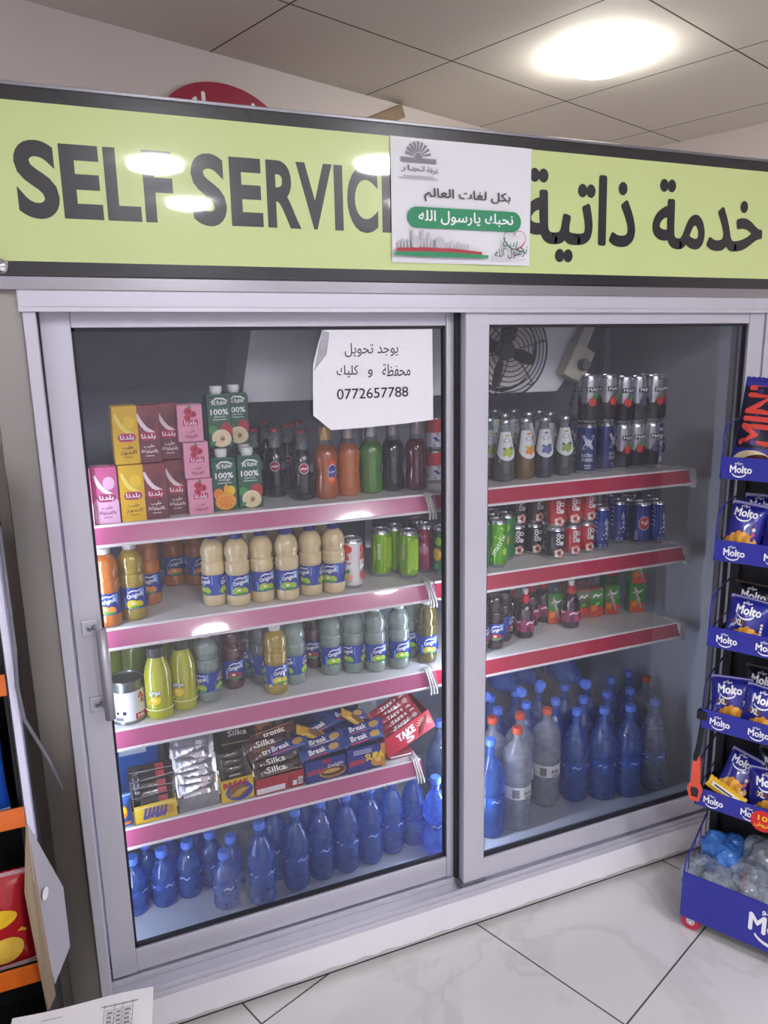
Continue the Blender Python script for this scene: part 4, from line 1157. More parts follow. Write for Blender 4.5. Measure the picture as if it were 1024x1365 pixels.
# ---- third shelf
place('tin', tin_can, at(POS['CL_tin'][0], ZC), math.radians(-2), 'silver food tin with white label and red corner beside the door handle', 'tin can')
for i, lb in enumerate(('bright yellow lemon drink bottle right beside the tin', 'bright yellow lemon drink bottle, second beside the tin', 'dull green drink bottle behind the tin next to the door post', 'dull green drink bottle behind the tin, standing above its rim', 'dull green drink bottle behind the first lemon drink', 'dull green drink bottle behind the second lemon drink')):
    place('lemon' if i < 2 else 'lemonback', lemon_bottle(i < 2), at(POS['CL_sun'][i], ZC), math.radians((12, 4, 0, 0, 0, 0)[i]), lb, 'lemon drink bottle', 'yellow lemon drinks' if i < 2 else 'dull green drinks')
PAJ = juice_bottle('#a9bfb4', '#a8cf2e', '#dfe6e6', .5); DAJ = juice_bottle('#4a2326', '#9c3340', '#2b2a38', .2); GRJ = juice_bottle('#7f8f92', '#7aa83a', '#3d4a6a', .5)
for i, lb in enumerate(('pale mint lemonade bottle next to the yellow lemon drinks', 'pale mint lemonade bottle right behind the golden juice bottle', 'pale mint lemonade bottle, first of the row of four', 'pale mint lemonade bottle, second of the row of four', 'pale mint lemonade bottle, third of the row of four', 'pale mint lemonade bottle, last of the row of four', 'pale mint lemonade bottle behind the last of the row of four')):
    place('pale', PAJ, at(POS['CL_pale'][i], ZC), (math.radians(-50), math.radians(60), 0, math.radians(60), 0, 0, math.radians(-30))[i], lb, 'lemonade bottle', 'pale mint lemonade bottles')
place('darkjuice', DAJ, at(POS['CL_dark'][0], ZC), 0, 'dark red juice bottle standing back between the pale lemonades', 'juice bottle')
place('greyjuice', GRJ, at(POS['CL_dark'][1], ZC), math.radians(70), 'grey green juice bottle behind the dark red one', 'juice bottle')
place('greyjuice', GRJ, at(POS['CL_dark'][2], ZC), math.radians(20), 'grey green juice bottle behind the golden juice bottle', 'juice bottle')
place('darkjuice', DAJ, at(POS['CL_dark'][3], ZC), math.radians(-30), 'dark juice bottle set back before the row of four lemonades', 'juice bottle')
place('yjuice', YEJ, at(POS['CL_yellow'][0], ZC), math.radians(8), 'golden juice bottle standing foremost in the middle of the third shelf', 'juice bottle')
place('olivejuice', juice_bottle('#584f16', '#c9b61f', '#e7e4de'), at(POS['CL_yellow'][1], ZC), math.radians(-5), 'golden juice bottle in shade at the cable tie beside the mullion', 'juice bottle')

# ---- top shelf behind the second door
MB_ = [('malta', '#59605a', '#b7c63c', '#5c9440'), ('maltb', '#8a6a2a', '#e88f2a', '#d8c03a'), ('maltc', '#2e2a3c', '#5a5fa8', '#4d8a5c'), ('maltd', '#4d5a46', '#8fae3a', '#37763a')]
seq = [0, 0, 0, 1, 2, 3]
MLAB = ('lime malt bottle hidden most by the mullion', 'lime malt bottle peeping out at the mullion behind the first', 'lime malt bottle with green fruit label, nearest the mullion in front', 'golden peach malt bottle with orange fruit label', 'dark blueberry malt bottle with blue fruit label', 'green kiwi malt bottle beside the energy cans')
for i, p in enumerate(POS['AR_glass']):
    k_ = MB_[seq[i]]; place(k_[0], moussy_bottle(*k_[1:]), at(p, ZA), J(12)-.12, MLAB[i], 'malt bottle', 'malt bottles in front')
for i, p in enumerate(POS['AR_glassback']):
    k_ = MB_[(0, 0, 0, 3, 1, 2, 3)[i]]; place(k_[0], moussy_bottle(*k_[1:]), at(p, ZA), J(30), 'malt bottle with white neck label in the rows behind, %s from the mullion' % ORD[i], 'malt bottle', 'malt bottles behind')
XC = can('energy_drink_can', .141, .0284, '#26336e', pr_x, .5)
for i, lb in enumerate(('dark blue energy can half hidden behind the kiwi malt bottle', 'dark blue energy can with big silver cross in front', 'dark blue energy can beside the front one, turned aside')):
    place('xcan', XC, at(POS['AR_xcan'][i], ZA), math.radians((0, -12, 38)[i]), lb, 'energy can', 'dark blue energy cans')
MR, MG, MK = can('energy_drink_can', .134, .0262, '#a9a9b0', pr_man('#d63a2f'), .7), can('energy_drink_can', .134, .0262, '#9d9da8', pr_man('#5a4a7c'), .7), can('energy_drink_can', .134, .0262, '#7d7d84', pr_man('#9c2a34'), .7)
GP = can('juice_can', .134, .0255, '#cfcadb', pr_grape, .2)
pmn, px_ = POS['AR_man'], POS['AR_xcan']
place('manred', MR, at(pmn[0], ZA), -.1, 'silver energy can with red berry beside the dark blue cans', 'energy can', 'silver energy cans below')
place('manred', MR, at(pmn[1], ZA), -.25, 'silver energy can with red berry, second in the lower tier', 'energy can', 'silver energy cans below')
place('manviolet', MG, at(pmn[2], ZA), -.2, 'silver energy can with violet berry in the lower tier', 'energy can', 'silver energy cans below')
place('grapecan', GP, at(pmn[3], ZA), -.3, 'white grape juice can with purple top standing in the lower tier near the shelf end', 'can')
place('mandark', MK, at(pmn[4], ZA), -.2, 'grey energy can at the very end of the top shelf, lower tier', 'energy can', 'silver energy cans below')
HC = .1345
place('grapecan', GP, (px_[0][0]-.006, px_[0][1]-.03, ZA+.1455), 0, 'white grape juice can leaning on top of the dark blue cans', 'can', None, rot=(0, math.radians(9), -.1))
ups = [('manred', MR, px_[1], .1415, 'silver energy can with red berry, first of the upper tier'), ('manred', MR, px_[2], .1415, 'silver energy can with red berry, second of the upper tier'), ('manred', MR, pmn[0], HC, 'silver energy can with red berry, third of the upper tier'),
       ('manviolet', MG, pmn[1], HC, 'silver energy can with violet berry, fourth of the upper tier'), ('manred', MR, pmn[2], HC, 'silver energy can, fifth of the upper tier'), ('mandark', MK, pmn[3], HC, 'grey energy can, last of the upper tier in front'), ('mandark', MK, pmn[4], HC, 'grey energy can, last of the upper tier behind')]
for k_, bu, p, dz, lb in ups: place(k_, bu, (p[0]+random.uniform(-.002, .002), p[1]+random.uniform(-.002, .002), ZA+dz), J(14)-.2, lb, 'energy can', 'silver energy cans above')

# ---- second shelf behind the second door
MX, DG = can('drink_can', .132, .0262, '#5fae22', pr_matrix, .3), can('drink_can', .132, .0262, '#2f8a44', pr_lime, .3)
for i, (k_, bu, a, lb) in enumerate((('dgreen', DG, 30, 'green can cut by the mullion on the second shelf'), ('matrix', MX, -20, 'bright lime green can with slanting lettering'), ('dgreen', DG, 10, 'green can with orange fruit behind the lime green one'), ('dgreen', DG, 60, 'green can further behind the lime green one'), ('dgreen', DG, -40, 'green can at the back beside the mullion'))):
    place(k_, bu, at(POS['BR_green'][i], ZB), math.radians(a)-.2, lb, 'can', 'green cans on the second shelf')
KB, KR, KT, KG = can('coconut_drink_can', .091, .0258, '#242327', pr_coco, .2), can('coconut_drink_can', .091, .0258, '#c0282f', pr_coco, .2), can('coconut_drink_can', .091, .0258, '#4a3230', pr_coco, .2), can('coconut_drink_can', .091, .0258, '#a5823e', pr_coco, .2)
pc = POS['BR_coco']
lo = [('kb', KB, 'black coconut drink can, first in the lower tier'), ('kb', KB, 'black coconut drink can, second in the lower tier'), ('kb', KB, 'black coconut drink can standing foremost in the lower tier'), ('kb', KB, 'black coconut drink can behind in the lower tier'), ('kr', KR, 'red coconut drink can, first of the two below'), ('kr', KR, 'red coconut drink can, second of the two below')]
hi = [('kb', KB, 'black coconut drink can stacked first in the upper tier'), ('kt', KT, 'dark brown can with gold band stacked second in the upper tier'), ('kr', KR, 'orange red can stacked above the foremost black can'), ('kg', KG, 'golden brown can stacked at the back of the upper tier'), ('kr', KR, 'red coconut drink can stacked above the first red one'), ('kr', KR, 'red coconut drink can stacked above the second red one')]
for i, p in enumerate(pc):
    place(lo[i][0], lo[i][1], at(p, ZB), J(12)-.2, lo[i][2], 'can', 'coconut drink cans below')
    place(hi[i][0], hi[i][1], (p[0]+random.uniform(-.002, .002), p[1]+random.uniform(-.002, .002), ZB+.0914), J(12)-.2, hi[i][2], 'can', 'coconut drink cans above')
BA, BE_, = can('energy_drink_can', .130, .0262, '#1f358f', pr_jar('a'), .4), can('energy_drink_can', .130, .0262, '#1b2f86', pr_jar('emblem'), .4)
blb = ('royal blue can with white script, first from the red cans', 'royal blue can with white script, second in the front', 'royal blue can behind the second one', 'royal blue can with round red emblem', 'royal blue can with white script after the emblem can', 'royal blue can at the end of the second shelf', 'royal blue can at the back behind the emblem can', 'royal blue can at the very back corner of the shelf', 'royal blue can at the back near the shelf end')
for i, p in enumerate(POS['BR_blue']):
    place('emblem' if i == 3 else 'bluecan', BE_ if i == 3 else BA, at(p, ZB), (J(10)-.25), blb[i], 'energy can', 'royal blue cans')

# ---- third shelf behind the second door
DJ2 = juice_bottle('#251518', '#9c3340', '#2b2a38', .2)
for i, lb in enumerate(('dark juice bottle with blue label beside the mullion', 'dark juice bottle mostly hidden by the mullion', 'dark juice bottle behind the one beside the mullion')):
    place('djuice', DJ2, at(POS['CR_darkb'][i], ZC), math.radians((-15, 10, 40)[i]), lb, 'juice bottle', 'dark juice bottles')
for i, lb in enumerate(('red capped syrup bottle in front, nearest the dark juices', 'red capped syrup bottle behind the first on its left', 'red capped syrup bottle at the back in the middle', 'red capped syrup bottle standing alone before the juice boxes', 'red capped syrup bottle right behind the front one')):
    place('syrup', syrup_bottle, at(POS['CR_redcap'][i], ZC), J(15)-.2, lb, 'syrup bottle', 'red capped syrup bottles')
JB, JP = juice_box(), juice_box(.048, 2)
pjb = POS['CR_jbox']
place('jbox', JB, (1.285, .262, ZC), -.25, 'small green juice box half behind the syrup bottle standing alone', 'juice box', 'green juice boxes')
place('jpack', JP, (1.405, .262, ZC), -.1, 'shrink wrapped double pack of green and orange juice boxes', 'juice pack')
place('jbox', JB, (1.490, .255, ZC), -.3, 'green juice box with straw beside the double pack', 'juice box', 'green juice boxes')
place('jbox', JB, (1.572, .236, ZC), -.3, 'green juice box with straw at the end of the row, below another', 'juice box', 'green juice boxes')
place('jbox', JB, (1.575, .238, ZC+.0945), -.25, 'green juice box with straw stacked on top at the shelf end', 'juice box', 'green juice boxes')
place('jbox', JB, (1.545, .330, ZC), -.2, 'green juice box in the shade behind the end of the row', 'juice box', 'green juice boxes')
place('jbox', JB, (1.548, .335, ZC+.0945), -.2, 'green juice box stacked on top in the shade behind', 'juice box', 'green juice boxes')
place('jpack', JP, (1.405, .320, ZC), -.1, 'shrink wrapped double pack of juice boxes in the second row', 'juice pack')

# ---- water on the cooler floor
WS, WH, WL = water_bottle(.150, .031, WBLUE, CAPB, lab_blue), water_bottle(.222, .034, WBLUE, CAPB, lab_blue), water_bottle(.292, .042, WBLUE, CAPB, lab_blue)
WC = water_bottle(.308, .043, WCLEAR, mat('#d4502f', .4), lab_white, high=True)
wl = ('second in the front row from the door post', 'third in the front row from the door post', 'behind the first two by the door post', 'in the second row behind the third', 'beside the foremost one, set back', 'right behind the foremost one', 'standing foremost on the cooler floor', 'at the back of the small group', 'against the door post')
for i, p in enumerate(POS['EL_small']):
    place('wsmall', WS, at(p, ZE), J(40), 'small blue water bottle, ' + wl[i], 'water bottle', 'small blue water bottles')
for i, p in enumerate(POS['EL_half']):
    place('whalf', WH, at(p, ZE), J(40), ('middle sized blue water bottle, %s of the front row under the candy shelf' % ORD[i]) if i < 8 else 'middle sized blue water bottle, %s of the second row under the candy shelf' % ORD[i-8], 'water bottle', 'middle sized blue water bottles')
place('wpale', water_bottle(.30, .042, WDIM, CAPB, lab_blue), at(POS['EL_big'][0], ZE), 0, 'large pale blue water bottle standing behind the end of the candy shelf', 'water bottle')
bl_ = ('standing foremost by the mullion', 'first of the front four', 'second of the front four', 'third of the front four', 'last of the front four, paler than the rest', 'behind the first of the front four', 'behind the second of the front four', 'behind the third of the front four', 'in the third row, first', 'in the third row, second', 'in the back corner by the wall', 'between the red capped ones at the back', 'right of the tallest red capped one, behind', 'behind the mullion side red capped one', 'in the fourth row, nearest the middle', 'in the fourth row, second', 'in the fourth row, third', 'in the back row near the mullion')
for i, p in enumerate(POS['ER_blueL']):
    if i == 4: place('wpalelarge', water_bottle(.292, .042, WDIM, CAPB, lab_blue), at(p, ZE), J(40), 'large pale blue water bottle, last of the front four', 'water bottle')
    else: place('wlarge', WL, at(p, ZE), J(40), 'large blue water bottle, ' + bl_[i], 'water bottle', 'large blue water bottles')
cl_ = ('foremost, its white label facing out', 'behind the blue one by the mullion', 'behind the foremost clear one', 'beside the blue front four, label turned', 'in the far corner by the wall', 'mostly hidden behind the mullion')
for i, p in enumerate(POS['ER_clearL']):
    place('wclear', WC, at(p, ZE), math.radians((-25, 0, 20, -35, 10, 60)[i]), 'clear water bottle with red cap, ' + cl_[i], 'water bottle', 'clear water bottles with red caps')
for i, (x, y, lb) in enumerate(((1.058, .262, 'first from the mullion'), (1.160, .240, 'second from the mullion'), (1.248, .258, 'third from the mullion'), (1.385, .205, 'last, nearest the standing bottles'))):
    place('wlarge', WL, (x, y+.292, ZE+.292+.043), 0, 'large blue water bottle lying cap forward on the others, ' + lb, 'water bottle', 'blue water bottles lying on top', rot=(math.radians(90), 0, J(4)))
# ================================================================ CANDY SHELF
def tray(name, w, dp, hf, hb, m, decal=None, inner='#6d5a45'):
    """open display carton: low printed front, sloping sides, taller back"""
    r = root(name); I_ = mat(inner, .6); t = .0012
    mb = MB().box(-w/2, 0, 0, w/2, dp, t, I_)
    mb.box(-w/2, 0, 0, w/2, t, hf, m); mb.box(-w/2, dp-t, 0, w/2, dp, hb, m)
    for s in (-1, 1):
        x0, x1 = (s*w/2-t, s*w/2) if s > 0 else (s*w/2, s*w/2+t)
        P_ = [(0, 0), (dp, 0), (dp, hb), (.5*dp, hf*1.05), (0, hf)]
        vs_ = [(x0, y, z) for y, z in P_]+[(x1, y, z) for y, z in P_]; n = 5
        mb.add(vs_, [tuple(range(n)), tuple(range(2*n-1, n-1, -1))]+[(i, i+n, (i+1) % n+n, (i+1) % n) for i in range(n)], m)
    mb.build('tray_carton', r)
    if decal:
        d = Decal(); decal(d, w, hf); d.lay(MB(), lambda u, v, q: (u, -q, v)).build('printed_front', r)
    return r
def bar(L, wd, th, col, prints=None, crimp=.012, metal=0.0, rough=.25):
    """wrapped chocolate bar lying along x: soft body, flat crimped ends, print on top"""
    def f():
        r = root('chocolate_bar'); m = mat(col, rough, metal=metal, coat=.5, vary=.08, vscale=60)
        nx, ny = 18, 10; vs_, fs = [], []
        for s in (1, -1):
            k_ = len(vs_)
            for i in range(nx+1):
                u = -L/2+L*i/nx; e = max(0.0, min(1.0, (L/2-abs(u)-crimp)/.010)); e = e**.5
                for j in range(ny+1):
                    v = -1+2*j/ny; c = (1-abs(v)**3)**.5
                    vs_.append((u, v*wd/2*(1-.06*(1-e)), s*(th/2*e*c+.0006)+.0006*math.sin(i*2.3+j*1.1)*e))
            for i in range(nx):
                for j in range(ny):
                    q = (k_+i*(ny+1)+j, k_+(i+1)*(ny+1)+j, k_+(i+1)*(ny+1)+j+1, k_+i*(ny+1)+j+1)
                    fs.append(q if s > 0 else q[::-1])
        MB().add(vs_, fs, m, True).build('wrapper', r)
        if prints:
            d = Decal(); prints(d, L, wd)
            d.lay(MB(), lambda u, v, q: (u, v, (th/2*max(0, 1-abs(2*v/wd)**3)**.5+.0016+q))).build('wrapper_print', r)
        return r
    return f
def tr(t): return lambda d, L, wd: d.text(t, 0, 0, WHITE, w=min(L*.6, wd*3), h=wd*.45, bold=.02)
DARKW, SILV = '#2a211f', '#b9bac2'
silka = bar(.125, .030, .014, '#3b211c', lambda d, L, wd: (d.text('Silka', -.005, .001, mat('#efe9e0', .4), w=.048, h=.014, bold=.03), d.rect(-L/2+.014, -wd*.36, L/2-.014, -wd*.30, mat('#a9805a', .4))))
tron = bar(.120, .030, .014, '#5a2f20', lambda d, L, wd: (d.text('tronic', 0, .0, mat('#f0e4d8', .4), w=.055, h=.012, bold=.05), d.rect(-L/2+.014, wd*.26, L/2-.014, wd*.34, mat('#c98a58', .4))))
breakb = bar(.115, .030, .014, '#27408f', lambda d, L, wd: (d.text('Break', -.012, .002, WHITE, w=.045, h=.013, bold=.04), d.ell(.032, 0, .014, .008, mat('#c79a4a', .4)), d.rect(-.036, -wd*.4, .012, -wd*.3, RED)))
goldb = bar(.105, .028, .014, '#d2a21e', lambda d, L, wd: d.ell(0, 0, .022, .009, mat('#7a4a1a', .4)))
derby = bar(.105, .026, .012, DARKW, lambda d, L, wd: (d.rect(-.05, -wd*.25, .05, -wd*.19, mat('#8f8f95', .3)), d.rect(.010, -wd*.3, .030, wd*.3, mat('#9c2a30', .4))))
silver = bar(.105, .032, .012, SILV, lambda d, L, wd: (d.rect(.004, -wd*.48, .030, wd*.48, mat('#7d1c2c', .35)), d.rect(.009, -wd*.2, .025, wd*.1, mat('#d9c9cc', .4))), metal=.85)
redb = bar(.120, .026, .013, '#a81f30', lambda d, L, wd: (d.text('TAKE 5', .0, .0, WHITE, w=.050, h=.010, bold=.04), d.ell(.042, 0, .008, .006, mat('#ccaaaa', .4))))
def breakaz(d, w, h):
    d.rect(-w/2+.001, .001, w/2-.001, h-.001, mat('#e8c52a', .4)); d.ell(.004, h*.42, w*.42, h*.40, mat('#3b49a8', .4)); d.ell(.0, h*.42, w*.30, h*.28, mat('#8a5a2c', .4), .2)
    for i in range(3): d.band([(-.018+.008*i, h*.22), (.002+.008*i, h*.45), (.012+.008*i, h*.52)], .004, mat('#e0b048', .4))
    d.text('BREAK', -.003, h*.80, mat('#b01f30', .4), w=w*.78, h=h*.22, bold=.06, rot=.06)
def yellowprint(d, w, h):
    P = mat('#5a4a92', .4)
    for i in range(6): d.poly([(-.030+.009*i, h*.22), (-.024+.009*i, h*.22), (-.018+.009*i, h*.82), (-.024+.009*i, h*.80)], P); d.ell(-.024+.009*i, h*(.3+.08*(i % 3)), .005, .005, P)
    for i in range(4): d.rect(.026, h*(.3+.12*i), .040, h*(.36+.12*i), mat('#c47a4a', .5))
    d.rect(-w/2+.002, h*.9, w/2-.002, h*.93, mat('#e0e0d8', .4))
def redprint(d, w, h):
    d.rect(-w/2+.002, h*.08, w*.10, h*.42, mat('#eee6e8', .5)); d.rect(w*.16, h*.12, w*.22, h*.80, mat('#8f1424', .4)); d.rect(w*.26, h*.15, w*.34, h*.45, WHITE); d.rect(w*.37, h*.15, w*.47, h*.6, mat('#f0e8e8', .5))
    for i in range(8): d.rect(w*(.375+.012*i), h*.2, w*(.380+.012*i), h*.5, mat('#5a5a60', .5))
def delight(d, w, h):
    d.ell(.018, h*.33, w*.34, h*.27, mat('#b9822f', .4)); d.ell(.018, h*.36, w*.30, h*.20, mat('#4a2e1c', .4)); d.ell(.014, h*.38, w*.22, h*.10, mat('#caa256', .4))
    d.text('BREAK', -.026, h*.48, mat('#c22b3a', .4), w=.045, h=.012, bold=.05, rot=.05); d.text('Delight', .026, h*.62, WHITE, w=.042, h=.013, bold=.0, rot=.1)
    d.rect(-.010, h*.80, .014, h*.96, mat('#a01f34', .4))
def supa(d, w, h):
    d.ell(.032, h*.30, .020, h*.22, mat('#cf8a2c', .4)); d.ell(.036, h*.36, .012, h*.10, mat('#e8c069', .4)); d.rect(.040, .001, w/2-.001, h-.001, mat('#c98a2e', .4))
    d.text('BREAK', -.026, h*.42, mat('#d23a44', .4), w=.042, h=.013, bold=.05, rot=.05); d.text('SUPA', .022, h*.55, YELLOW, w=.050, h=.018, bold=.06, rot=.05)
    for i in range(3): d.rect(-.036, h*(.74+.07*i), .014, h*(.765+.07*i), mat('#dfe4f4', .4))
def take5(d, w, h):
    d.rect(-w/2+.001, .001, w/2-.001, h-.001, mat('#c01f34', .4))
    d.text('TAKE', -.005, h*.62, WHITE, w=.055, h=.021, bold=.05, rot=.05); d.text('5', .0, h*.30, mat('#e9e2ea', .4), w=.024, h=.021, bold=.06)
    for i in range(10): a = PI*i/9-.4; d.band([(.050+.010*math.cos(a), h*.5+.010*math.sin(a)), (.050+.017*math.cos(a), h*.5+.017*math.sin(a)), (.050+.024*math.cos(a), h*.5+.024*math.sin(a))], .0025, mat('#f3b9a0', .4))
    d.band([(.030, h*.1), (.045, h*.45), (.066, h*.85)], .010, mat('#6e2b1e', .4))
G_ = 'candy display boxes'
def put_bars(bars, bx, by, bz, grp, lbs):
    """bars lean back one behind another in their box"""
    for i, (key, bu, dx, dy, dz, rx, ry, rz) in enumerate(bars):
        place('bar_'+key, bu, (bx+dx, by+dy, bz+dz), 0, lbs[i], 'chocolate bar', grp, rot=(math.radians(rx), math.radians(ry), math.radians(rz)))
zt = ZD+.0005
place('yellowtray', lambda: tray('candy_box', .096, .10, .046, .06, mat('#e5c32a', .4), yellowprint), (.079, .104, zt), .03, 'low yellow candy box with purple print on the candy shelf', 'candy box', G_)
put_bars([('derby', derby, 0, .022+.014*i, .040+.013*i, 62-4*i, 3*(i % 3)-3, 4*(i % 2)-2) for i in range(5)], .079, .104, zt, 'dark wrapped bars', ['dark wrapped bar in the yellow box, %s from the front' % ORD[i] for i in range(5)])
place('silvertray', lambda: tray('candy_box', .096, .12, .036, .05, film_mat('grey_plastic', '#a9a6aa', .7), None, '#77757a'), (.180, .110, zt), .04, 'grey plastic tray full of silver bars', 'candy box', G_)
put_bars([('silver', silver, .002*(i % 3)-.002, .018+.010*i, .030+.0115*i, 54, 4*(i % 3)-5, 5*(i % 2)-3) for i in range(9)], .180, .110, zt, 'silver wrapped bars', ['silver bar with dark red band, %s from the bottom of its stack' % ORD[i] for i in range(9)])
place('breaktray', lambda: tray('candy_box', .080, .10, .060, .07, mat('#d9b62c', .4), breakaz), (.272, .106, zt), .03, 'yellow and blue candy box lettered in red between silver tray and red box', 'candy box', G_)
put_bars([('derbyb', bar(.074, .026, .012, '#33291f' if False else '#33291f', None), 0, .022+.016*i, .052+.010*i, 66, 4*(i % 3)-4, 0) for i in range(4)], .272, .106, zt, 'brown bars in the yellow and blue box', ['plain brown bar in the yellow and blue box, %s from the front' % ORD[i] for i in range(4)])
place('redtray', lambda: tray('candy_box', .124, .12, .044, .06, mat('#b5283a', .4), redprint), (.377, .104, zt), .03, 'long red candy box with white panel below the dark brown bars', 'candy box', G_)
put_bars([('silka', silka, 0, .020, .050, 55, -3, 0), ('silka', silka, .004, .040, .062, 55, -5, 3), ('tron', tron, -.004, .060, .080, 50, -6, 4), ('breakb', breakb, .030, .050, .088, 40, -14, -6), ('silka', silka, -.012, .078, .094, 55, -4, 2), ('tron', tron, .010, .096, .108, 50, -8, 3)], .377, .104, zt, 'bars in the long red box',
    ['dark brown bar with white lettering, foremost in the red box', 'dark brown bar with white lettering, second in the red box', 'reddish brown bar lying third in the red box', 'blue bar lying slanted in the red box', 'dark brown bar with white lettering further back in the red box', 'reddish brown bar at the very back of the red box'])
place('delighttray', lambda: tray('candy_box', .108, .11, .060, .085, mat('#27348a', .4), delight), (.497, .104, zt), .02, 'dark blue candy box with round cake picture in the middle of the candy shelf', 'candy box', G_)
put_bars([('breakb', breakb, -.004, .024, .070, 50, -6, 3), ('breakb', breakb, .006, .046, .084, 45, -10, -4), ('goldb', goldb, -.012, .064, .098, 40, 30, 5), ('breakb', breakb, .016, .084, .104, 38, -16, 6)], .497, .104, zt, 'bars in the dark blue box', ['blue bar foremost in the dark blue box', 'blue bar second in the dark blue box', 'golden bar standing up in the dark blue box', 'blue bar lying highest in the dark blue box'])
place('supatray', lambda: tray('candy_box', .106, .11, .068, .085, mat('#252f86', .4), supa), (.607, .104, zt), .02, 'dark blue candy box with yellow lettering beside the tilted red box', 'candy box', G_)
put_bars([('breakb', breakb, 0, .026, .080, 50, -5, 2), ('breakb', breakb, .006, .048, .094, 42, -8, -3), ('goldb', goldb, -.006, .066, .112, 40, 42, 10), ('breakb', breakb, -.022, .090, .116, 35, 8, 8)], .607, .104, zt, 'bars in the box with yellow lettering', ['blue bar foremost in the box with yellow lettering', 'blue bar second in the box with yellow lettering', 'golden bar sticking up behind the box with yellow lettering', 'blue bar lying at the back of the box with yellow lettering'])
RT = (0.0, math.radians(-23), math.radians(3))
mt = Matrix.Translation((.672, .113, zt+.012)) @ Matrix.Rotation(RT[2], 4, 'Z') @ Matrix.Rotation(RT[1], 4, 'Y')
o = place('taketray', lambda: tray('candy_box', .155, .10, .058, .075, mat('#b8283c', .4), take5, '#8f8a86'), tuple(mt @ Vector((.0775, 0, 0))), 0, 'bright red candy box tilted up at the end of the candy shelf', 'candy box', G_, rot=RT)
place('block', lambda: (lambda r: (MB().box(-.035, 0, 0, .035, .07, .018, mat('#8f1f30', .5), .002).build('carton_body', r), MB().box(-.03, -.001, .005, .03, 0, .009, WHITE).build('printed_front', r), r)[2])(root('flat_carton')), (.712, .122, zt), 0, 'flat dark red carton under the tilted red candy box', 'carton')
for i in range(5):
    q = mt @ Vector((.0775+.002*(i % 2), .022+.015*i, .050+.008*i))
    place('bar_redb', redb, tuple(q), 0, 'red wrapped bar in the tilted red box, %s from the front' % ORD[i], 'chocolate bar', 'red wrapped bars', rot=(math.radians(52), RT[1]+math.radians(4*(i % 3)-4), RT[2]))
def big_box(col, prints, w, dp, h):
    def f():
        r = root('biscuit_box'); MB().box(-w/2, 0, 0, w/2, dp, h, mat(col, .4, coat=.3), .0015, seg=1).build('box_body', r)
        d = Decal(); prints(d, w, h); d.lay(MB(), lambda u, v, q: (u, -q, v)).build('printed_front', r); return r
    return f
def silkabox(d, w, h):
    d.text('Silka', -.030, h*.72, mat('#efe9e0', .4), w=.050, h=.016, bold=.03); d.ell(.040, h*.74, .026, .022, mat('#8a4a26', .4)); d.ell(.038, h*.76, .017, .013, mat('#c98448', .4)); d.ell(.046, h*.68, .010, .008, mat('#3a1c12', .4))
    d.rect(-w/2+.002, h*.50, w/2-.002, h*.53, mat('#b99a70', .4))
place('silkabox', big_box('#2e1a18', silkabox, .15, .05, .135), (.335, .262, zt), 0, 'tall dark brown biscuit box with biscuit picture behind the red candy box', 'biscuit box')
place('bluebox', big_box('#2563b8', lambda d, w, h: (d.rect(-.040, h*.60, .024, h*.72, mat('#cfdcea', .4)), d.rect(-w/2+.002, h*.9, w/2-.002, h*.97, mat('#5a8fd4', .4))), .105, .06, .165), (.052, .255, zt), 0, 'tall blue box with white strip at the back of the candy shelf', 'box')
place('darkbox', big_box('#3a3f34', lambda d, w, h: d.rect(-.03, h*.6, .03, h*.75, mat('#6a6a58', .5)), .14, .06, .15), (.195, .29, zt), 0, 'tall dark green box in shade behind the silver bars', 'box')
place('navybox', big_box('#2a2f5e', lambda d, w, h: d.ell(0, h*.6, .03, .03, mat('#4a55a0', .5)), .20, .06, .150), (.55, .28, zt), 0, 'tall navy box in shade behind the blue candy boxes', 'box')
def pillow(name, w, h, T, m, decal, crimp='#d8d8dc', rumple=.0):
    """sealed snack bag standing upright, facing -y; base at z = 0"""
    def f():
        r = root(name); nx, nz = 20, 24
        def th(u, v):
            a, b = min(1, abs(2*u/w)), min(1, abs(2*(v-h/2)/(h*.90)))
            return T/2*max(0, 1-a**2.6)**.6*max(0, 1-b**3.2)**.6*(1+rumple*math.sin(u*90+v*40)*.5)
        for_s = []
        mb = MB()
        for s in (-1, 1):
            vs_ = []
            for j in range(nz+1):
                v = h*j/nz
                for i in range(nx+1):
                    u = -w/2+w*i/nx; zz = v+(.0022*(i % 2) if j in (0, nz) else 0)
                    vs_.append((u*(1-.05*math.sin(PI*j/nz)), s*(th(u, v)+.0004), zz))
            fs = [(j*(nx+1)+i, j*(nx+1)+i+1, (j+1)*(nx+1)+i+1, (j+1)*(nx+1)+i) for j in range(nz) for i in range(nx)]
            mb.add(vs_, fs if s < 0 else [q[::-1] for q in fs], m, True)
        mb.build('bag_film', r)
        d = Decal(); decal(d, w, h)
        d.lay(MB(), lambda u, v, q: (u*(1-.05*math.sin(PI*v/h)), -(th(u, v)+.0009+q*1.6), v)).build('bag_print', r)
        cr = MB()
        for v in (.0, h-.011):
            for k_ in range(3): cr.box(-w/2+.001, -.0012, v+.001+.0035*k_, w/2-.001, .0012, v+.0025+.0035*k_, mat(crimp, .4))
        cr.build('crimped_seal', r)
        return r
    return f
place('wrapbag', pillow('sweet_bag', .05, .085, .02, mat('#2a62b0', .3, coat=.4), lambda d, w, h: (d.ell(0, h*.55, .014, .018, mat('#e8862c', .4)), d.ell(.003, h*.6, .008, .009, YELLOW), d.rect(-.02, h*.15, .02, h*.25, mat('#e06a2a', .4)))), (.003, .103, zt), .1, 'small blue sweet bag with orange picture at the door post on the candy shelf', 'sweet bag')

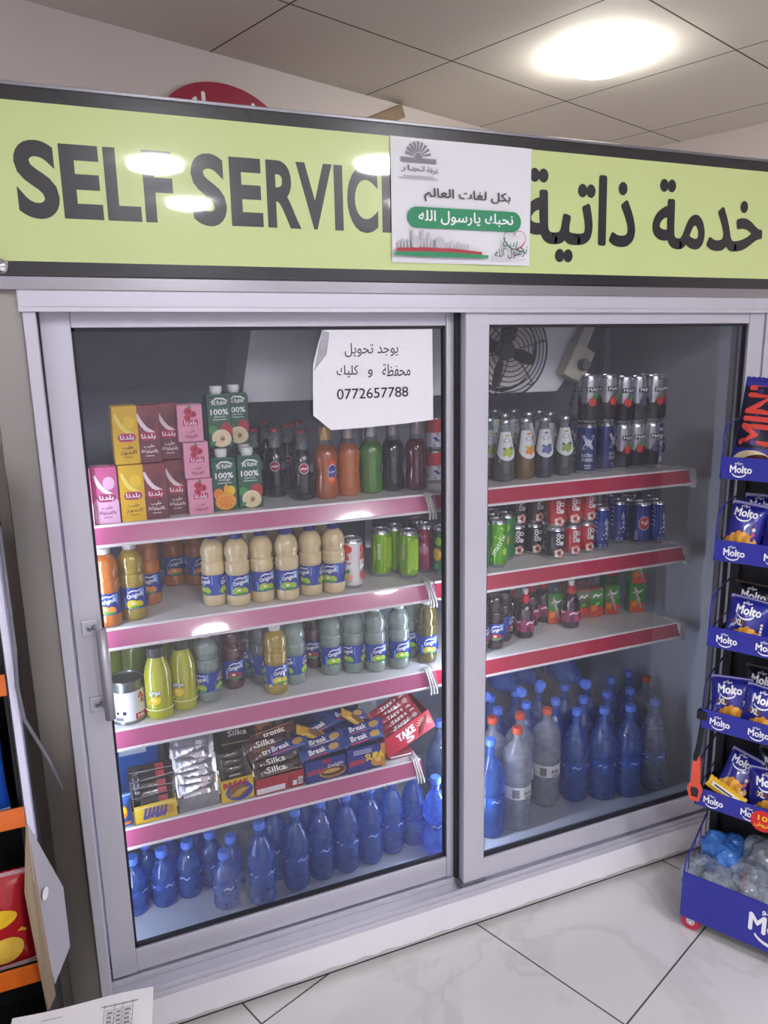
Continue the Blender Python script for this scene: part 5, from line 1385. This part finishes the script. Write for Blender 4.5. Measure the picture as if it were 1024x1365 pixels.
# ================================================================ SNACK RACK ON THE RIGHT
RK_ROT = math.atan2(-.87, .49); RK = (1.372, -.252, 0)
rack = thing('snack_rack', 'blue and black wheeled snack rack with five lettered trays and a low bin', 'display rack', None, RK, RK_ROT)
RBLUE, RBLK, RWIRE = mat('#2b2f96', .35, coat=.2, vary=.05), mat('#141417', .5), mat('#26285f', .4)
RK_M = Matrix.Translation(RK) @ Matrix.Rotation(RK_ROT, 4, 'Z')
def on_rack(x, y, z): return tuple(RK_M @ Vector((x, y, z)))
RW = .44
def logo(d, u, v, s=1.0, m=None):
    m = m or WHITE
    d.text('Molto', u, v, m, w=.050*s, h=.018*s, bold=.035, rot=.0); d.text('مولتو', u-.006*s, v+.015*s, m, w=.018*s, h=.008*s, bold=.03)
    pts = [(u-.004*s+.017*s*math.cos(a), v-.007*s+.012*s*math.sin(a)) for a in [PI*1.12+PI*.80*i/10 for i in range(11)]]
    d.band(pts, .0036*s, m)
TZ = [(1.246, 1.194), (1.048, .996), (.830, .778), (.612, .560), (.394, .345)]
for q, (z1, z0) in enumerate(TZ):
    mb = MB().box(0, 0, z0, RW, .004, z1, RBLUE, .0015); mb.box(0, .004, z0, RW, .165, z0+.006, RBLK)
    mb.box(RW-.004, 0, z0, RW, .165, z1, RBLUE); mb.box(0, .0, z0, .003, .165, z0+.012, RBLK)
    t = mb.build('rack_tray', rack)
    d = Decal()
    for i in range(5): logo(d, .045+.088*i, (z0+z1)/2-.001, .92)
    d.lay(MB(), flat_front(0), .0005).build('tray_lettering', t)
    wr = MB()
    wr.tube([(.002, .003, z1-.004), (.002, .006, z1+.045), (.002, .022, z1+.066), (.002, .060, z1+.075), (.002, .165, z1+.078)], .0022, RBLUE if q < 3 else RWIRE, 6)
    wr.tube([(.002, .05, z0), (.002, .055, z1+.073)], .0016, RBLK, 6); wr.tube([(.002, .165, z0+.04), (.002, .004, z0+.038)], .0016, RWIRE, 6)
    wr.build('wire_guard', t)
mb = MB()
for x in (.012, RW-.012):
    mb.box(x-.011, .165, .10, x+.011, .187, 1.36, RBLK, .002)
mb.box(.012, .17, 1.33, RW-.012, .182, 1.36, RBLK, .002)
mb.build('rack_post', rack)
MB().box(.022, .178, .17, RW-.022, .184, 1.18, RBLK).build('back_panel', rack)
mb = MB().box(-.004, -.045, .042, RW+.01, -.040, .172, RBLUE, .002); mb.box(-.004, -.04, .042, RW+.01, .21, .050, RBLK); mb.box(RW+.006, -.04, .042, RW+.01, .21, .172, RBLUE)
mb.box(-.004, .206, .05, RW+.01, .21, .172, RBLK)
mb.prism([(-.0405, .045), (.21, .045), (.21, .172), (.1, .13), (-.0405, .172)], -.004, -.001, RBLK, tf=Matrix.Rotation(PI/2, 4, 'Z') @ Matrix.Scale(-1, 4, (0, 1, 0))) if False else mb.box(-.004, -.04, .045, -.001, .21, .11, RBLK)
bn = mb.build('rack_bin', rack)
wr = MB(); wr.tube([(-.002, -.042, .170), (-.002, -.03, .195), (-.002, .20, .25)], .0022, RBLUE, 6)
for i in range(4): wr.tube([(-.002, -.0+.05*i, .10), (-.002, .0+.05*i, .203+.012*i)], .0015, RWIRE, 6)
wr.build('wire_guard', bn)
d = Decal(); logo(d, .225, .112, 2.6); d.lay(MB(), flat_front(-.045), .0005).build('bin_lettering', bn)
for x, y in ((.020, -.022), (RW-.02, -.02), (.02, .17), (RW-.02, .17)):
    tf = Matrix.Translation((x, y, .025)) @ Matrix.Rotation(PI/2, 4, 'X')
    wm = MB(); wm.lathe([(.011, -.009), (.021, -.010), (.0245, -.007), (.025, 0), (.0245, .007), (.021, .010), (.011, .009)], mat('#c22f48', .45), 28, tf)
    wm.lathe([(0, -.0095), (.004, -.0095), (.012, -.0085), (.012, .0085), (.004, .0095), (0, .0095)], mat('#d9d4d2', .4), 20, tf)
    w_ = wm.build('caster_wheel', rack)
    f_ = MB().box(x-.010, y-.013, .030, x+.012, y-.0105, .046, CHROME, .001); f_.box(x-.010, y+.0105, .030, x+.012, y+.013, .046, CHROME, .001); f_.box(x-.014, y-.014, .043, x+.014, y+.014, .047, CHROME, .001)
    f_.tube([(x, y-.014, .025), (x, y+.014, .025)], .003, CHROME, 8); f_.box(x-.008, y-.0125, .024, x+.006, y-.0110, .036, CHROME); f_.build('caster_fork', w_)
mb = MB(); tfs = Matrix.Translation((.160, -.0008, .360)) @ Matrix.Rotation(PI/2, 4, 'X')
mb.lathe([(0, .0012), (.027, .0012), (.028, 0)], mat('#d0242c', .45), 32, tfs); ps_ = mb.build('price_sticker', rack)
d = Decal(); d.text('10', .160, .369, YELLOW, w=.021, h=.013, bold=.04); d.text('قروش', .160, .351, YELLOW, w=.034, h=.014, bold=.03); d.lay(MB(), flat_front(-.0022), .0003).build('price_lettering', ps_)

CRO, CRO2, CHOC = mat('#d98f2a', .4, vary=.15, vscale=40), mat('#f0b64e', .4), mat('#4a2416', .4)
def croissant(d, u, v, s=1.0, tilt=.2):
    for i in range(7):
        t = -1+2*i/6; d.ell(u+.030*s*t, v-.012*s*t*t+.010*s*t*tilt, .0105*s, (.019-.009*abs(t))*s, CRO if i % 2 else CRO2, -.5*t)
def bag_xl(d, w, h):
    logo(d, .0, h*.74, w/.088); d.poly([(-.030, h*.50), (-.006, h*.54), (-.002, h*.45), (-.004, h*.40), (-.032, h*.42)], mat('#7a4a2a', .4)); d.text('XL', -.017, h*.47, WHITE, w=.018, h=.014, bold=.05)
    croissant(d, .006, h*.26, w/.098)
    for i in range(4): d.ell(w*.36, h*(.30+.07*i), .003, .0035, mat('#e9dfd0', .4))
def bag_plain(d, w, h):
    logo(d, -.002, h*.80, w/.078); croissant(d, -.006, h*.32, w/.080, .8)
    for i in range(5): d.ell(w*.30, h*(.25+.09*i), .004, .005, mat(('#e9dfd0', '#5a3f8f', '#c8506a')[i % 3], .4))
def bag_tall(d, w, h):
    d.rect(-w/2+.004, h*.26, w/2-.004, h*.90, mat('#1b1830', .4), rows=6); K = mat('#3a2a6a', .4)
    for i in range(5): d.band([(-w*.46, h*(.80-.13*i)), (-w*.1, h*(.85-.13*i)), (w*.44, h*(.78-.13*i))], .012, K)
    d.text('MINI', -w*.04, h*.60, mat('#d8463c', .4), w=h*.60, h=w*.60, bold=.03, rot=PI/2)
    d.ell(0, h*.13, w*.42, h*.11, mat('#e3cfa8', .4)); d.ell(.004, h*.14, w*.30, h*.055, CHOC, .3); d.ell(w*.30, h*.70, .014, .016, mat('#3b49b8', .4)); d.ring(w*.30, h*.70, .008, .011, WHITE)
BB = mat('#2a2c92', .22, coat=.5, vary=.06)
XLB, PLB, TLB = pillow('croissant_bag', .100, .115, .045, BB, bag_xl, rumple=.25), pillow('croissant_bag', .082, .130, .040, BB, bag_plain, rumple=.2), pillow('roll_bag', .105, .225, .05, BB, bag_tall, '#2a2c92', .2)
DKB = pillow('croissant_bag', .100, .115, .045, mat('#1d1c2c', .3, coat=.5), bag_xl, '#6a5238', .25)
def rbag(key, bu, x, y, z, ry, label, grp='snack bags on the rack', tx=-12, rz=0):
    m_ = RK_M @ Matrix.Translation((x, y, z)) @ Matrix.Rotation(math.radians(rz), 4, 'Z') @ Matrix.Rotation(math.radians(tx), 4, 'X') @ Matrix.Rotation(math.radians(ry), 4, 'Y')
    return place(key, bu, m_.to_translation(), 0, label, 'snack bag', grp, rot=tuple(m_.to_euler()))
z_ = [t[1]+.007 for t in TZ]
rbag('tall', TLB, .055, .055, z_[0], 4, 'tall blue and red roll bag on the topmost rack tray')
rbag('tall', TLB, .165, .055, z_[0], -3, 'tall blue and red roll bag, second on the topmost tray')
rbag('plain', PLB, .044, .050, z_[1], 6, 'blue croissant bag at the outer end of the second tray')
rbag('xl', XLB, .136, .050, z_[1], 3, 'blue croissant bag with brown badge on the second tray')
rbag('plain', PLB, .070, .115, z_[1]+.01, 2, 'blue croissant bag standing behind on the second tray', rz=10)
rbag('xl', XLB, .072, .045, z_[2], 5, 'blue croissant bag with brown badge alone in front on the third tray')
rbag('dark', DKB, .070, .105, z_[2]+.02, 3, 'dark bag with brown printed seal behind on the third tray')
rbag('xl', XLB, .18, .052, z_[2], -4, 'blue croissant bag, second in front on the third tray')
rbag('xl', XLB, .058, .060, z_[3], -6, 'blue croissant bag at the outer end of the fourth tray')
rbag('xl', XLB, .125, .042, z_[3], 6, 'blue croissant bag overlapping its neighbour on the fourth tray')
rbag('dark', DKB, .110, .115, z_[3]+.02, 2, 'dark bag standing behind on the fourth tray')
rbag('xl', XLB, .225, .055, z_[3], -3, 'blue croissant bag farthest in on the fourth tray')
rbag('xl', XLB, .072, .060, z_[4]+.02, 168, 'blue croissant bag upside down on the lowest tray', tx=-20) if False else rbag('plain', PLB, .065, .060, z_[4], 14, 'blue croissant bag slumped at the outer end of the lowest tray', tx=-25)
rbag('xl', XLB, .165, .050, z_[4], -5, 'blue croissant bag with brown badge above the price sticker')
rbag('dark', DKB, .155, .115, z_[4]+.02, 4, 'dark bag standing behind on the lowest tray')
rbag('yellowtag', pillow('cake_bag', .10, .030, .012, mat('#e8b52a', .3, coat=.4), lambda d, w, h: (d.rect(-.038, h*.3, .038, h*.7, mat('#f3e9c8', .4)), d.rect(-.03, h*.42, .02, h*.55, mat('#3a3a78', .4))), '#e8b52a'), .062, .016, z_[4]+.028, 20, 'narrow yellow snack packet lying in front on the lowest tray', tx=-30)
def lump(seed, sx, sy, sz, m, m2=None):
    def f():
        rn = random.Random(seed); r = root('plastic_bag'); b = bmesh.new(); bmesh.ops.create_icosphere(b, subdivisions=4, radius=1)
        ph = [(Vector((rn.uniform(-1, 1), rn.uniform(-1, 1), rn.uniform(-1, 1))).normalized()*f_, rn.uniform(0, 6), .55/f_) for f_ in (2, 2.6, 3.4, 4.5, 6, 8, 10, 13, 16)]
        for v in b.verts:
            q = .62+sum(w_*abs(math.sin(a.dot(v.co)+p)) for a, p, w_ in ph); v.co = Vector((v.co.x*q*sx, v.co.y*q*sy, max(-.7, v.co.z*q)*sz))
        MB().bm(b, m, False).build('bag_film', r)
        c = MB()
        for i in range(4): c.lathe([(0, -sz*.25), (sx*.22, -sz*.2), (sx*.26, 0), (sx*.2, sz*.2), (0, sz*.25)], m2 or mat('#8a6a52', .5), 14, Matrix.Translation((rn.uniform(-.4, .4)*sx, rn.uniform(-.4, .4)*sy, rn.uniform(-.25, .2)*sz)))
        c.build('bag_contents', r)
        return r
    return f
CF, BF = film_mat('crinkled_film', '#c4cbd6', .45, .12), film_mat('blue_film', '#4a86d8', .75, .15)
for i, (x, y, z, s, m_, m2, lb) in enumerate(((.045, .03, .115, (.05, .05, .05), CF, mat('#c9c2c4', .5), 'clear crinkled plastic bag at the outer end of the bin'), (.055, .11, .155, (.045, .045, .05), BF, mat('#3f78c8', .5), 'bright blue plastic bag standing behind in the bin'), (.13, .06, .13, (.05, .05, .045), CF, mat('#a33a40', .5), 'clear plastic bag with red print in the middle of the bin'),
        (.15, .14, .15, (.06, .05, .05), CF, mat('#6a4a2e', .5), 'clear plastic bag of brown sweets at the back of the bin'), (.215, .03, .115, (.05, .045, .045), CF, mat('#c9c9cf', .5), 'clear plastic bag farthest in at the front of the bin'), (.24, .12, .14, (.05, .05, .05), CF, mat('#7a5a3e', .5), 'clear plastic bag farthest in at the back of the bin'))):
    place('lump%d' % i, lump(i+3, *s, m_, m2), on_rack(x, y, z), RK_ROT, lb, 'plastic bag', 'plastic bags in the bin')
# filling under the bags so that they rest on something
place('binfill', lambda: (lambda r: (MB().box(0, -.036, 0, RW-.004, .20, .035, mat('#8a7458', .7), .004).build('carton_body', r), MB().box(.02, -.0365, .008, RW-.03, -.036, .026, mat('#a98f6c', .7)).build('tape_strip', r), r)[2])(root('flat_carton')), on_rack(.004, 0, .051), RK_ROT, 'flat brown carton under the plastic bags in the bin', 'carton')
# handheld cutter on its strap
ct = thing('box_cutter', 'orange handheld cutter hanging by a black strap from the snack rack', 'cutter', None, on_rack(.000, -.010, .36), RK_ROT)
pts = [(-.010, .0), (-.0185, .030), (-.0155, .040), (-.0105, .050), (-.0095, .085), (-.0085, .115), (-.004, .124), (.004, .124), (.0085, .115), (.0095, .085), (.0105, .050), (.0155, .040), (.0185, .030), (.012, .0)]
mb = MB(); ORC = mat('#e2523a', .35, coat=.3); n = len(pts)
hole = [(-.007, .010), (-.011, .030), (-.006, .038), (.006, .038), (.011, .030), (.008, .010)]
b_ = bmesh.new()
def loop(P_): 
    vs_ = [b_.verts.new((x, 0, z)) for x, z in P_]; return [b_.edges.new((vs_[i], vs_[(i+1) % len(vs_)])) for i in range(len(vs_))]
es = loop(pts)+loop(hole)
bmesh.ops.triangle_fill(b_, use_beauty=True, use_dissolve=False, edges=es)
ex = bmesh.ops.extrude_face_region(b_, geom=b_.faces[:])
for v in ex['geom']:
    if isinstance(v, bmesh.types.BMVert): v.co.y += .009
bmesh.ops.recalc_face_normals(b_, faces=b_.faces[:])
mb.bm(b_, ORC); mb.build('cutter_handle', ct)
MB().box(-.0075, .003, .008, .0075, .005, .036, mat('#4a4a50', .3, metal=.8)).build('cutter_blade', ct)
mb = MB(); mb.tube([(-.004, .004, .112), (-.002, .002, .128), (.001, .008, .150), (.003, .016, .20), (.004, .018, .236)], .0065, mat('#17171a', .7), 8)
mb.box(-.010, .004, .222, .014, .026, .246, mat('#17171a', .6), .004); mb.build('strap', ct)

# ================================================================ STAND ON THE LEFT
SX, SY = -.150, -.300
st = thing('snack_stand', 'black snack stand with orange price strips beside the cooler', 'display rack', None, (SX-.30, SY+.14, 0))
def sp(mb, name, parent=None):
    o = mb.build(name, parent or st)
    if parent is None: o.location = (-(SX-.30), -(SY+.14), 0)
    return o
BKM, OST = mat('#19191c', .45), mat('#d0641e', .4, coat=.3, vary=.08)
mb = MB().box(SX-.006, SY+.02, .02, SX, SY+.255, 1.28, BKM, .002); mb.box(SX-.60, SY+.02, .02, SX-.594, SY+.255, 1.28, BKM, .002); sp(mb, 'side_panel')
sp(MB().box(SX-.594, SY+.245, .02, SX-.006, SY+.255, 1.28, BKM), 'back_panel')
for z in (.98, .745, .445, .20):
    s_ = sp(MB().box(SX-.594, SY+.005, z-.004, SX-.006, SY+.245, z, BKM), 'stand_shelf')
    sp(MB().box(SX-.594, SY, z-.006, SX+.004-.002*(z > .9), SY+.004, z+.030, OST, .001), 'price_strip', s_)
mb = MB(); mb.tube([(SX+.022, SY, 1.25), (SX+.022, SY-.003, 1.05), (SX+.018, SY-.004, .99), (SX+.022, SY-.002, .93), (SX+.046, SY+.03, .84), (SX+.060, SY+.06, .76)], .003, mat('#6a6a72', .4), 8)
sp(mb, 'edge_wire')
for x in (-.02, -.58):
    for y in (.03, .24): sp(MB().lathe([(0, 0), (.012, 0), (.012, .02), (0, .02)], RUBBER, 14, Matrix.Translation((SX+x, SY+y, 0))), 'foot')
es_ = thing('plastic_sheet', 'pale lilac plastic sheet standing on edge between the stand and the cooler column', 'sheet', None, (SX+.004, SY+.005, .70))
MB().box(0, 0, 0, .012, .022, .56, mat('#b9b8dc', .4, coat=.2), .002).build('sheet_panel', es_); MB().box(.001, -.0006, .02, .011, 0, .54, mat('#d7d6ea', .4)).build('sheet_edge', es_)
def chips(col, c2):
    def dd(d, w, h): d.ell(0, h*.62, w*.36, h*.10, mat(c2, .4)); d.ell(.02, h*.28, w*.24, h*.14, mat('#e8c34e', .4), .4); d.ell(-.02, h*.34, w*.18, h*.10, mat('#f3dc8a', .4), -.3); d.band([(-w*.4, h*.12), (0, h*.2), (w*.42, h*.45)], .018, mat(c2, .4))
    return pillow('chips_bag', .13, .19, .05, mat(col, .25, coat=.4), dd)
for key, col, c2, z, xs, lb in (('bluechips', '#1f4fae', '#d8dce8', .7455, (-.085, -.23), 'blue chips bag'), ('redchips', '#b3202a', '#f0c42c', .4455, (-.075, -.22), 'red chips bag with yellow stripe'), ('darkchips', '#2a2230', '#b8322c', .9805, (-.095, -.24), 'dark chips bag')):
    for i, x in enumerate(xs): place(key, chips(col, c2), (SX+x, SY+.045, z), 0, lb+(' nearest the cooler on the left stand', ' second from the cooler on the left stand')[i], 'chips bag', 'chips bags on the stand')
cb = thing('cardboard_flap', 'bent brown and white cardboard sheet with round white sticker beside the cooler column', 'cardboard', None, (SX+.004, SY-.02, .42))
mb = MB(); P_ = [(.0, .0, .02), (.020, .0, .0), (.024, .0, .10), (.010, .0, .33), (-.004, .0, .22)]
CBB, CBW = mat('#8f7d66', .7, vary=.1), mat('#b8b4bc', .5, vary=.08)
def plate(mb, quad, t, m):
    q = [Vector(p) for p in quad]; n_ = (q[1]-q[0]).cross(q[2]-q[0]).normalized()*t
    vs_ = q+[p+n_ for p in q]; k_ = len(q)
    return mb.add(vs_, [tuple(range(k_))[::-1], tuple(range(k_, 2*k_))]+[(i, (i+1) % k_, (i+1) % k_+k_, i+k_) for i in range(k_)], m)
plate(mb, [(-.012, -.01, .22), (.000, -.03, .0), (.010, .0, .0), (.002, .0, .335)], .003, CBB); mb.build('brown_flap', cb)
mb = MB(); plate(mb, [(.004, .0, .335), (.000, -.004, .20), (.012, .004, .02), (.034, .11, .0), (.034, .12, .12)], .003, CBW); w_ = mb.build('white_flap', cb)
mb = MB(); mb.lathe([(0, .001), (.0105, .001), (.011, 0)], mat('#efeff2', .5), 20, Matrix.Translation((.015, .022, .185)) @ Matrix.Rotation(math.radians(60), 4, 'Z') @ Matrix.Rotation(PI/2, 4, 'X') @ Matrix.Rotation(math.radians(10), 4, 'Y')); mb.build('round_sticker', w_)

# price list lying on a carton at the very front
crt = thing('cardboard_carton', 'brown cardboard carton under the price list at the bottom edge', 'carton', None, (-.19, -.60, 0))
MB().box(-.17, -.13, 0, .17, .13, .496, mat('#9c8264', .7, vary=.1), .003).build('carton_body', crt); MB().box(-.17, -.02, .496, .17, .02, .4968, mat('#b79f7a', .5)).build('tape_strip', crt)
pl = thing('price_list', 'white printed price list sheet lying at the bottom edge beside the cooler', 'paper', None, (-.095, -.560, .4985), math.radians(-7))
mb = MB(); nx = 12
vs_ = [(-.105+.21*i/nx, -.15+.267*j/nx, .002*math.sin(i*.5)*math.sin(j*.4)+.0008) for j in range(nx+1) for i in range(nx+1)]
mb.add(vs_, [(j*(nx+1)+i, j*(nx+1)+i+1, (j+1)*(nx+1)+i+1, (j+1)*(nx+1)+i) for j in range(nx) for i in range(nx)], mat('#efeef2', .55, vary=.02), True); mb.build('paper_sheet', pl)
d = Decal(); TX = mat('#6f6d78', .6)
d.rect(.028, .094, .082, .0955, TX); d.rect(-.06, .094, -.03, .0955, mat('#a9a7b2', .6))
for i in range(12):
    v = .085-.009*i
    d.rect(.034, v, .076, v+.0006, TX)
    for u, wd in ((.037, .010), (.051, .008), (.063, .010)): d.rect(u, v-.006, u+wd*random.uniform(.6, 1), v-.0035, TX)
for u in (.034, .049, .061, .076): d.rect(u, -.014, u+.0007, .0856, TX)
d.lay(MB(), lambda u, v, q: (u, v, .0034+q)).build('printed_table', pl)
